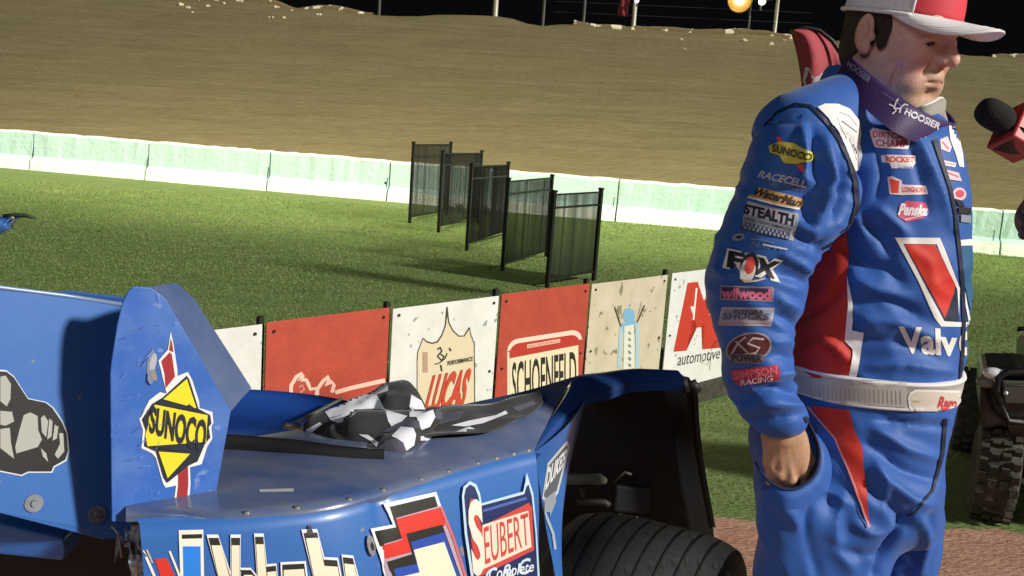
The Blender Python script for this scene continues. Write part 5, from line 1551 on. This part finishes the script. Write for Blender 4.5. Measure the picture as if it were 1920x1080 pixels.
# ------------------------------------------------------------------ head
HY, HP = R(52), R(9)
Fv = np.array([math.cos(HY) * math.cos(HP), -math.sin(HY) * math.cos(HP), -math.sin(HP)])
Rv = np.array([-math.sin(HY), -math.cos(HY), 0.0])          # his right, towards the camera
Uv = np.cross(Rv, Fv) * 1.0
if Uv[2] < 0: Uv = -Uv
HS = 1.06
nose_w = pt(1795, 112, 1.74)
H0 = nose_w - HS * (Fv * .122 - Uv * .012)
def h2w(Q): Q = np.asarray(Q, float) * HS; return H0 + Q[..., :1] * Fv + Q[..., 1:2] * Rv + Q[..., 2:3] * Uv
def w2h(W_): q = (W_ - H0) / HS; return np.stack([q @ Fv, q @ Rv, q @ Uv], -1)
def head_sdf(P):
    Q = w2h(P)
    S = Q.copy(); S[..., 1] = np.abs(Q[..., 1])
    d = ell(Q, (.004, 0, .048), (.086, .075, .080))
    d = smin(d, ell(Q, (.036, 0, -.028), (.060, .060, .082)), .03)
    d = smin(d, ell(S, (.006, .045, -.052), (.034, .022, .034)), .03)          # jaw corner
    d = smin(d, ell(Q, (.070, 0, -.104), (.028, .028, .022)), .025)            # chin
    d = smin(d, ell(S, (.040, .030, -.088), (.045, .022, .022)), .025)         # jaw line
    d = smin(d, ell(S, (.062, .036, -.018), (.026, .022, .024)), .018)         # cheek
    d = smin(d, ell(S, (.048, .036, -.056), (.030, .024, .026)), .02)          # jowl
    d = smin(d, ell(Q, (.082, 0, .040), (.018, .048, .022)), .02)              # forehead
    d = smin(d, rcone(S, (.096, .012, .030), (.084, .040, .028), .0075, .006), .010)  # brow
    d = smax(d, -ell(S, (.104, .031, .012), (.018, .017, .012)), .010)         # eye socket
    d = smin(d, ell(S, (.0815, .0315, .011), (.0125, .0145, .0095)), .003)      # lid over eyeball
    d = smin(d, rcone(Q, (.094, 0, .026), (.110, 0, -.008), .0085, .0105), .010)
    d = smin(d, ell(Q, (.112, 0, -.014), (.0135, .012, .0115)), .007)           # nose tip
    d = smin(d, ell(S, (.101, .0125, -.018), (.0125, .0075, .0085)), .005)      # nostril wing
    d = smax(d, -ell(S, (.106, .007, -.0275), (.006, .0035, .005)), .003)
    d = smin(d, ell(Q, (.082, 0, -.050), (.020, .026, .020)), .016)            # muzzle
    d = smin(d, rcone(S, (.0995, .0, -.0455), (.088, .024, -.0515), .0045, .003), .006)   # upper lip
    d = smin(d, rcone(S, (.0975, .0, -.0580), (.087, .021, -.0565), .0050, .003), .006)   # lower lip
    d = smax(d, -rcone(S, (.108, 0, -.0525), (.090, .027, -.0545), .0026, .0022), .003)    # closed mouth line
    d = smax(d, -ell(Q, (.098, 0, -.0725), (.010, .018, .0045)), .010)
    d = smax(d, -rcone(S, (.096, .020, -.024), (.080, .036, -.060), .0025, .002), .008)   # smile fold
    d = smax(d, -rcone(S, (.062, .058, -.040), (.052, .054, -.078), .002, .001), .012)   # cheek crease
    d = smin(d, ell(S, (.076, .030, -.060), (.014, .014, .016)), .012)
    d = smin(d, rcone(Q, (-.010, 0, -.055), (-.050, 0, -.19), .056, .066), .03)    # neck
    d = smin(d, rcone(Q, (.03, 0, -.085), (-.01, 0, -.165), .042, .055), .03)      # under the chin
    e = ell(S, (.000, .082, .006), (.016, .0085, .029))
    e = smin(e, ell(S, (.006, .080, -.019), (.010, .007, .011)), .006)
    e = smax(e, -ell(S, (.003, .0895, .009), (.009, .0065, .018)), .004)
    e = smin(e, ell(S, (.016, .081, .000), (.0045, .006, .007)), .003)
    d = smin(d, e, .004)
    return d
cor = h2w(np.array([[x, y, zc] for x in (-.14, .14) for y in (-.11, .11) for zc in (-.21, .14)]))
V, F = surfnet(head_sdf, cor.min(0) * [1, 1, 1] + [.02, .02, .0], cor.max(0) - [.02, .02, 0], .0024)
V = relax(V, F, 1, .4)
Q = w2h(V); S = Q.copy(); S[:, 1] = np.abs(Q[:, 1])
def blob(c, r): return np.exp(-(((S - np.array(c)) / np.array(r)) ** 2).sum(1))[:, None]
base = np.array([.74, .45, .36]); C = np.tile(base, (len(V), 1))
def mixc(c, w): 
    global C
    C = C * (1 - np.clip(w, 0, 1)) + np.array(c) * np.clip(w, 0, 1)
mixc([.74, .33, .31], .85 * blob((.075, .040, -.025), (.035, .03, .032)))
mixc([.66, .30, .25], .6 * blob((.11, 0, -.012), (.02, .02, .02)))
mixc([.50, .20, .17], .5 * blob((-.01, .085, .0), (.03, .02, .04)))
nz_ = (.5 + .5 * vnoise(V * 220))[:, None]
beard = np.clip(blob((.085, .0, -.095), (.035, .042, .036)) * 2.2 + blob((.095, .012, -.040), (.02, .028, .010)) * 1.3 + blob((.03, .05, -.09), (.05, .03, .022)) * .8, 0, 1)
mixc([.46, .31, .17], beard * (.35 + .65 * nz_ * (1 + .5 * vnoise(V * [500, 500, 300])[:, None])))
mixc([.42, .17, .15], .6 * blob((.10, 0, -.052), (.015, .02, .006)))
mixc([.16, .09, .05], blob((.094, .028, .031), (.02, .022, .007)) * .9)           # eyebrow
mixc([.20, .09, .07], blob((.094, .031, .004), (.012, .014, .0022)) * .9)          # lash line
C *= (1 + .05 * vnoise(V * 60)[:, None])
hv, hf, hc = V, F, C
# inner body under the suit, hands
V, F = surfnet(lambda P: suit_sdf(P, -.026), lo, hi - [0, 0, .02], .014)
keep = V[:, 2] > -1
bv, bf = V, F
# right hand going into the pocket
HYp = 1.60
wr0 = pt(1462, 790, HYp + .005); kn = [pt(1444, 866, HYp + .0), pt(1460, 884, HYp - .006), pt(1482, 896, HYp - .006), pt(1504, 882, HYp + .0)]
fing_end = [pt(1446, 925, HYp + .035), pt(1466, 936, HYp + .035), pt(1488, 942, HYp + .035), pt(1508, 930, HYp + .035)]
def hand_sdf(P):
    d = rcone(P, pt(1460, 770, HYp), pt(1464, 815, HYp), .030, .030)
    for k in range(4):
        w_ = pt(1452 + 12 * k, 815, HYp)
        d = smin(d, rcone(P, w_, kn[k], .019, .0125), .010)
    q = np.full(P.shape[:-1], 9.0)
    for k in range(4):
        mid = kn[k] * .45 + fing_end[k] * .55 + [0, -.010, 0]
        q = np.minimum(q, smin(rcone(P, kn[k], mid, .0112, .0095), rcone(P, mid, fing_end[k], .0095, .008), .004))
    d = smin(d, q, .006)
    th = smin(rcone(P, pt(1494, 822, HYp + .012), pt(1514, 862, HYp + .012), .017, .0135), rcone(P, pt(1514, 862, HYp + .012), pt(1516, 905, HYp + .02), .0125, .010), .006)
    d = smin(d, th, .012)
    for k in range(3):    # hollows between the tendons
        a = pt(1458 + 13 * k, 845, HYp - .030); b = (kn[k] + kn[k + 1]) / 2 + [0, -.016, 0]
        d = smax(d, -rcone(P, a, b, .003, .005), .007)
    return d
hp = np.array(kn + fing_end + [pt(1460, 760, HYp), pt(1520, 900, HYp + .02)])
V, F = surfnet(hand_sdf, hp.min(0) - .045, hp.max(0) + .045, .0022)
V = relax(V, F, 1, .4)
hn = np.tile(np.array([.50, .30, .18]), (len(V), 1)) * (1 + .12 * vnoise(V * 70)[:, None])
qx, qy = proj(V)
for k in range(4):
    kx, ky = proj(kn[k][None]); w = np.exp(-(((qx - kx) / 10) ** 2 + ((qy - ky) / 9) ** 2))[:, None] * .5; hn = hn * (1 - w) + np.array([.52, .24, .16]) * w
allV = np.concatenate([hv, bv, V]); allF = np.concatenate([hf, bf + len(hv), F + len(hv) + len(bv)])
allC = np.concatenate([hc, np.tile(base, (len(bv), 1)), hn])
skin = mat('skin', (.5, .27, .2), .52, attr='tone', col2=(.50, .25, .20), scale=70, contrast=(.5, .95), bump=.0009, bscale=420, sss=.10, spec=.4)
me = mesh_np('body', allV, allF); vcol(me, allC); body = link('body', me, [skin], person, True)

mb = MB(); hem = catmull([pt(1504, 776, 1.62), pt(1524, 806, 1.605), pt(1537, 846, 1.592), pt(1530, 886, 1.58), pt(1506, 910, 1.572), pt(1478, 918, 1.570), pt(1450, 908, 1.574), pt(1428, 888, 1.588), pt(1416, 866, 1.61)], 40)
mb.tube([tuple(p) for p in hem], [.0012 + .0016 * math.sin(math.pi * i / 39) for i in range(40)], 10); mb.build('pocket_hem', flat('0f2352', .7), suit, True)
hx, hy = proj(hem); ra_, rb2, rc2 = [], [], []
for i in range(6, 40):
    q = np.array([hx[i], hy[i]]); dq = q - np.array([1478, 872]); o_ = q + dq / np.linalg.norm(dq) * 38 * min(1, (i - 5) / 12, (42 - i) / 8)
    dd = Vector(ray(*o_)).normalized(); h = sbv.ray_cast(Vector(CAMP), dd)
    if h[0] is None: continue
    t_ = hem[i]; b_ = np.array(h[0]) - np.array(dd) * .0005
    if b_[1] > t_[1] + .09 or b_[1] < t_[1] - .02: continue
    ra_.append(t_); rb2.append((t_ + b_) / 2 + [0, -.004, 0]); rc2.append(b_)
V_, F_ = grid_mesh([[p + [0, .004, 0] for p in ra_], ra_, rb2, rc2]); mb = MB(); mb.add(V_, F_); mb.build('pocket', suit_blue, suit, True)
# eyes: eyeballs below the lid, coloured dark for the shade under the cap
for s in (1, -1):
    mb = MB()
    bm = bmesh.new(); bmesh.ops.create_uvsphere(bm, u_segments=16, v_segments=10, radius=.0100)
    vv = [h2w(np.array([.0845 + v.co.x, s * .0315 + v.co.y, .0068 + v.co.z * .62])) for v in bm.verts]; ff = [[v.index for v in f.verts] for f in bm.faces]; bm.free(); mb.add(vv, ff)
    mb.build('eye', flat('2e2622', .4), body, True)

# hair: close cropped shell with combed grooves
def hair_sdf(P):
    Q = w2h(P); S = Q.copy(); S[..., 1] = np.abs(Q[..., 1])
    d = ell(Q, (.002, 0, .040), (.089, .080, .084)) ; d = smin(d, ell(Q, (-.020, 0, -.020), (.064, .064, .060)), .02)
    cut = np.maximum(Q[..., 0] - .030 + (.045 - Q[..., 2]) * .35, -.072 - Q[..., 2] + (Q[..., 0] + .05) * .35)   # face side and nape
    d = smax(d, cut, .006)
    d = smax(d, -ell(S, (.004, .090, -.002), (.024, .022, .036)), .004)     # around the ear
    sb_ = ell(S, (.028, .0705, .012), (.011, .006, .030)); d = smin(d, sb_, .004)
    return d
cor = h2w(np.array([[x, y, zc] for x in (-.14, .08) for y in (-.11, .11) for zc in (-.10, .14)]))
V, F = surfnet(hair_sdf, cor.min(0), cor.max(0), .003)
V = relax(V, F, 1); Nn = vnormals(V, F); Q = w2h(V)
V = V + Nn * ((ridged(np.stack([Q[:, 0] * 170 + Q[:, 2] * 60, Q[:, 1] * 60, Q[:, 2] * 40], -1)) - .5) * .003)[:, None]
link('hair', mesh_np('hair', V, F), [mat('brown_hair', (.045, .028, .015), .7, col2=(.02, .013, .008), scale=90, stretch=(3, 3, .5), bump=.004, bscale=160)], person, True)

# ---- cap
capw = mat('cap_white_mesh', (.84, .82, .88), .75, col2=(.74, .72, .80), scale=260, bump=.0003, bscale=400, contrast=(.4, .6))
capb = mat('cap_white_brim', (.84, .83, .84), .6, bump=.0004, bscale=200)
capr = mat('cap_red_front', (.66, .045, .065), .65, bump=.0005, bscale=300)
cap = empty('cap', (0, 0, 0)); cap.parent = person; cap.location = -Vector(person.location)
def cap_pt(t, v, g=0):
    # t azimuth (0 forward, + towards his right), v 0 rim .. 1 crown
    rx, ry, rz = .096 + g, .084 + g, .090 + g
    el = v * math.pi / 2
    x = .005 + rx * math.cos(el * .98) ** .75 * math.cos(t); y = ry * math.cos(el * .98) ** .75 * math.sin(t)
    z = .040 + .004 * math.cos(t) + rz * math.sin(el)
    if math.cos(t) > 0: z += .012 * math.cos(t) * math.sin(el * 2)
    return h2w(np.array([x, y, z]))
def crown(t0, t1, n, m_, name, g=0):
    rr = [[cap_pt(t0 + (t1 - t0) * i / n, v, g) for i in range(n + 1)] for v in np.linspace(0, .985, 22)]
    rr.insert(0, [cap_pt(t0 + (t1 - t0) * i / n, 0, g - .004) for i in range(n + 1)])
    V, F = grid_mesh(rr); mb = MB(); mb.add(V, F); return mb.build(name, m_, cap, True)
TF = R(52)
crown(-TF, TF, 40, capr, 'front_panel', .0015)
crown(TF, 2 * math.pi - TF, 90, capw, 'mesh_back')
for s in (1, -1):      # white seam piping at the panel joint
    mb = MB(); mb.tube([tuple(cap_pt(s * TF, v, .002)) for v in np.linspace(0, .98, 16)], .0022, 6); mb.tube([tuple(cap_pt(s * (TF + R(3.2)), v, .001)) for v in np.linspace(0, .98, 16)], .0015, 6)
    mb.build('seam', capb, cap, True)
mb = MB(); mb.tube([tuple(cap_pt(t, .0, .0028)) for t in np.linspace(TF, 2 * math.pi - TF, 60)], .0035, 8, cap=True); mb.build('sweatband', capb, cap, True)
# brim
rr = []; NU = 40
def brim(u, v, dz=0):
    t = u * R(74)
    rx, ry = .097, .085
    x0 = .005 + rx * math.cos(t); y0 = ry * math.sin(t)
    ext = .078 * max(0, math.cos(u * math.pi / 2)) ** .7
    x1 = x0 + ext; y1 = y0 * (1 - .10 * v)
    x = x0 + (x1 - x0) * v; y = y0 + (y1 - y0) * v
    arch = -8.5 * (y ** 2) * v * (ext / .078) - .004 * v
    return h2w(np.array([x, y, .046 + .000 + arch + dz]))
US = np.linspace(-1, 1, NU + 1); VS = np.linspace(0, 1, 12)
top_ = [[brim(u, v) for u in US] for v in VS]; bot_ = [[brim(u, v, -.0035) for u in US] for v in VS[::-1]]
V, F = grid_mesh(top_ + [[brim(u, 1.012, -.00175) for u in US]] + bot_); mb = MB(); mb.add(V, F); mb.build('brim', capb, cap, True)
for q in (.93, .80, .67): 
    mb = MB(); mb.tube([tuple(brim(u, q, .0002)) for u in np.linspace(-.93, .93, 40)], .0006, 5); mb.build('stitching', beltw, cap, True)

# ---- collar
col_m = mat('purple_collar_band', (.035, .016, .085), .6, col2=(.05, .02, .11), scale=8, bump=.0005, bscale=300)
top_c = [(1602, 104, 1.90), (1588, 107, 1.84), (1597, 110, 1.76), (1640, 146, 1.685), (1700, 190, 1.635), (1745, 216, 1.645), (1784, 230, 1.70), (1792, 228, 1.80), (1770, 205, 1.92), (1700, 170, 1.98)]
bot_c = [(1600, 146, 1.90), (1576, 146, 1.84), (1570, 142, 1.76), (1604, 186, 1.672), (1660, 236, 1.615), (1706, 262, 1.622), (1748, 276, 1.68), (1766, 270, 1.80), (1758, 246, 1.93), (1700, 210, 1.99)]
A = catmull([pt(*q) for q in top_c], 70); B = catmull([pt(*q) for q in bot_c], 70)
cen = (A.mean(0) + B.mean(0)) / 2
inn = (A - cen) * [.95, .95, 1] + cen; inb = (B - cen) * [.95, .95, 1] + cen
rr = [B * (1 - t) + A * t + (B * (1 - t) + A * t - cen) * [.012, .012, 0] * math.sin(t * 3.14) for t in np.linspace(0, 1, 8)] + [inn, inb]
V, F = grid_mesh(rr); mb = MB(); mb.add(V, F); coll = mb.build('collar', col_m, person, True)
cb = bvh_obj(coll); d = Decal(cb, 5, .0012, .0005)
lc = flat('d9d4e0', .5)
d.text('HOOSIER', [(1592, 114), (1634, 146), (1628, 156), (1588, 124)], flat('9a93a8', .5), .02)
d.text('HOOSIER', [(1700, 203), (1764, 232), (1759, 243), (1695, 214)], lc, .03)
d.line([(1667, 196), (1676, 200), (1680, 208), (1673, 214)], 2.6, lc); d.line([(1684, 186), (1680, 192), (1676, 204), (1688, 204)], 3.0, lc); d.line([(1697, 196), (1690, 200), (1686, 212)], 3, lc); d.line([(1697, 196), (1702, 198)], 2.4, lc)
d.line([(1656, 174), (1700, 206), (1740, 226)], .8, flat('8b86a0', .5)); 
d.build('collar_lettering', coll)
mb = MB()
S1 = catmull([pt(*q) for q in [(1716, 206, 1.70), (1730, 200, 1.69), (1748, 192, 1.70), (1763, 184, 1.73), (1770, 190, 1.75), (1768, 206, 1.75), (1774, 226, 1.76)]], 30)
S2 = catmull([pt(*q) for q in [(1716, 230, 1.70), (1732, 232, 1.69), (1748, 234, 1.70), (1760, 236, 1.73), (1764, 236, 1.75), (1764, 238, 1.75), (1766, 240, 1.76)]], 30)
V, F = grid_mesh([S2, (S1 + S2) / 2, S1]); mb.add(V, F); o = mb.build('undershirt_collar', mat('grey_undershirt', (.34, .32, .28), .8, bump=.0005, bscale=300), person, True); o.modifiers.new('s', 'SOLIDIFY').thickness = .004
mb = MB(); mb.tube([tuple(p) for p in S1], .0028, 8); mb.build('undershirt_edge', flat('e9e4d6', .7), person, True)
# small white print on the suit just below the collar
def f(d): d.line([(1697, 240), (1708, 244)], 4, fw_); d.line([(1706, 246), (1736, 258)], 1.8, flat('b8c0d8', .6))
patch('neck_print', f)
# shoes
for nm, q in (('shoe', (1520, 1.70)), ('shoe', (1640, 1.92))):
    mb = MB(); x = (q[0] - 960) / FPX * q[1]
    mb.tube([(x - .05, q[1] + .02, .055), (x + .02, q[1], .06), (x + .12, q[1] - .03, .045), (x + .2, q[1] - .05, .035)], [.045, .055, .045, .03], 14)
    mb.build(nm, blkrub, person, True)

# ------------------------------------------------------------------ interviewer beyond the right edge, holding the microphone
p2 = empty('person', (1.62, 2.5, 0), 'interviewer mostly beyond the right picture edge, reaching in with a dark skinned hand', 'person')
HM = pt(1936, 405, 2.02)
el = np.array([1.30, 2.22, 1.12]); shd = np.array([1.42, 2.44, 1.42])
def p2_sdf(P):
    d = ell(P, (1.62, 2.5, 1.62), (.085, .095, .12))
    d = smin(d, rcone(P, (1.62, 2.5, 1.52), (1.62, 2.5, 1.40), .055, .07), .02)
    d = smin(d, rcone(P, (1.44, 2.46, 1.40), (1.80, 2.54, 1.40), .07, .07), .04)
    d = smin(d, ell(P, (1.62, 2.5, 1.2), (.19, .13, .26)), .05); d = smin(d, ell(P, (1.62, 2.5, .95), (.18, .13, .15)), .05)
    for s in (-1, 1): d = smin(d, rcone(P, (1.62 + s * .09, 2.5, .9), (1.62 + s * .11, 2.5, .06), .085, .05), .02); d = smin(d, rcone(P, (1.62 + s * .11, 2.5, .05), (1.60 + s * .11, 2.36, .04), .045, .035), .02)
    d = smin(d, rcone(P, shd, el, .055, .045), .03); d = smin(d, rcone(P, el, HM + [.04, .03, -.03], .045, .03), .02)
    d = smin(d, rcone(P, (1.82, 2.54, 1.40), (1.88, 2.5, .95), .055, .035), .03)
    return d
V, F = surfnet(p2_sdf, np.array([.95, 1.95, .0]), np.array([2.0, 2.75, 1.78]), .014)
V = relax(V, F, 2)
mv = (np.array([1.0, -.35, -.72])); mv /= np.linalg.norm(mv)      # microphone axis (towards the handle)
m0 = pt(1862, 216, 2.02)
def h2_sdf(P):
    d = ell(P, HM + [.012, .02, 0], (.030, .022, .045))
    d = smin(d, rcone(P, HM + [.012, .02, -.01], HM + [.045, .035, -.035], .03, .028), .02)
    q = np.full(P.shape[:-1], 9.0)
    for k in range(4):
        b = HM + np.array([.0, .0, .038 - .024 * k]); f1 = b + [-.018, -.014, -.002]; f2 = f1 + [.014, -.024, -.002]; f3 = f2 + [.026, -.004, 0]
        q = np.minimum(q, smin(smin(rcone(P, b + [.012, .012, 0], f1, .011, .0105), rcone(P, f1, f2, .0105, .0095), .004), rcone(P, f2, f3, .0095, .008), .004))
    d = smin(d, q, .006)
    d = smin(d, smin(rcone(P, HM + [.03, .0, .01], HM + [.032, -.022, .04], .013, .011), rcone(P, HM + [.032, -.022, .04], HM + [.022, -.026, .066], .011, .009), .005), .008)
    return d
V2, F2 = surfnet(h2_sdf, HM - .09, HM + [.11, .09, .1], .003)
V2 = relax(V2, F2, 1)
me = mesh_np('body', np.concatenate([V, V2]), np.concatenate([F, F2 + len(V)]))
cc = np.concatenate([np.tile([.09, .045, .03], (len(V), 1)), np.tile([.10, .05, .035], (len(V2), 1))]); vcol(me, cc)
b2 = link('body', me, [skin], p2, True)
V, F = surfnet(lambda P: smax(p2_sdf(P) - .012, np.maximum(P[..., 2] - 1.46, .85 - P[..., 2]), .01) if True else 0, np.array([1.1, 2.0, .8]), np.array([2.05, 2.8, 1.5]), .014)
link('shirt', mesh_np('shirt', relax(V, F, 2), F), [mat('dark_shirt', '1b1f2a', .8)], p2, True)
V, F = surfnet(lambda P: smax(p2_sdf(P) - .014, np.maximum(P[..., 2] - .92, .10 - P[..., 2]), .01), np.array([1.2, 2.2, .05]), np.array([2.05, 2.8, 1.0]), .014)
link('trousers', mesh_np('trousers', relax(V, F, 2), F), [mat('grey_trousers', '3a3c40', .85)], p2, True)
mb = MB(); mb.tube([(1.62, 2.49, 1.60), (1.62, 2.50, 1.70), (1.62, 2.50, 1.745)], [.098, .088, .03], 20); mb.build('hair', blk, p2, True)

# microphone
mic = empty('microphone', tuple(m0), 'black foam topped microphone with red and black flag cube at the right edge', 'microphone')
foam = mat('foam', '1e1a18', .95, bump=.002, bscale=260)
a0 = pt(1848, 208, 2.0); a1 = pt(1898, 238, 2.0)
axm = a1 - a0; axm /= np.linalg.norm(axm)
bm = bmesh.new(); bmesh.ops.create_uvsphere(bm, u_segments=32, v_segments=24, radius=1)
qr = Vector(axm).to_track_quat('Z', 'Y')
vv = []; ff = [[v.index for v in f.verts] for f in bm.faces]
for v in bm.verts:
    z = v.co.z; r = (1 - abs(z) ** 2.8) ** (1 / 2.8); h = math.hypot(v.co.x, v.co.y) or 1e-6
    vv.append(qr @ Vector((v.co.x / h * r * .029, v.co.y / h * r * .029, z * .038)) + Vector(pt(1866, 217, 2.0)))
bm.free(); mb = MB(); mb.add(vv, ff); mb.build('foam_windscreen', foam, mic, True)
mfr = mat('red_cube_plastic', (.50, .05, .045), .35, coat=.3); mfb = mat('black_cube_plastic', '161413', .35, coat=.3)
cc_ = pt(1914, 248, 2.02); qz = Vector(axm); side_ = qz.cross(Vector((0, -1, .25))).normalized(); oth = side_.cross(qz)
rot = Matrix((side_, oth, qz)).transposed() @ Matrix.Rotation(R(8), 3, 'Z')
mb = MB(); mb.box(tuple(cc_), (.084, .084, .066), rot); cube = mb.build('flag_cube', mfr, mic, bevel=.004)
cbv = bvh_obj(cube); d = Decal(cbv, 0, .0008, .0005)
d.poly([(1856, 262), (1864, 262), (1884, 268), (1900, 262), (1904, 280), (1925, 296), (1925, 320), (1896, 312), (1860, 280)], mfb); d.poly([(1894, 216), (1906, 226), (1925, 242), (1925, 256), (1908, 236), (1898, 246), (1894, 262), (1884, 266)], mfb)
d.build('printed_shapes', cube)
mb = MB(); mb.tube([tuple(cc_ + axm * .03), tuple(cc_ + axm * .08), tuple(HM + [0.012, -.010, .03]), tuple(HM + [.012, -.01, -.09])], [.017, .017, .015, .012], 14); mb.build('handle', blkrub, mic, True)
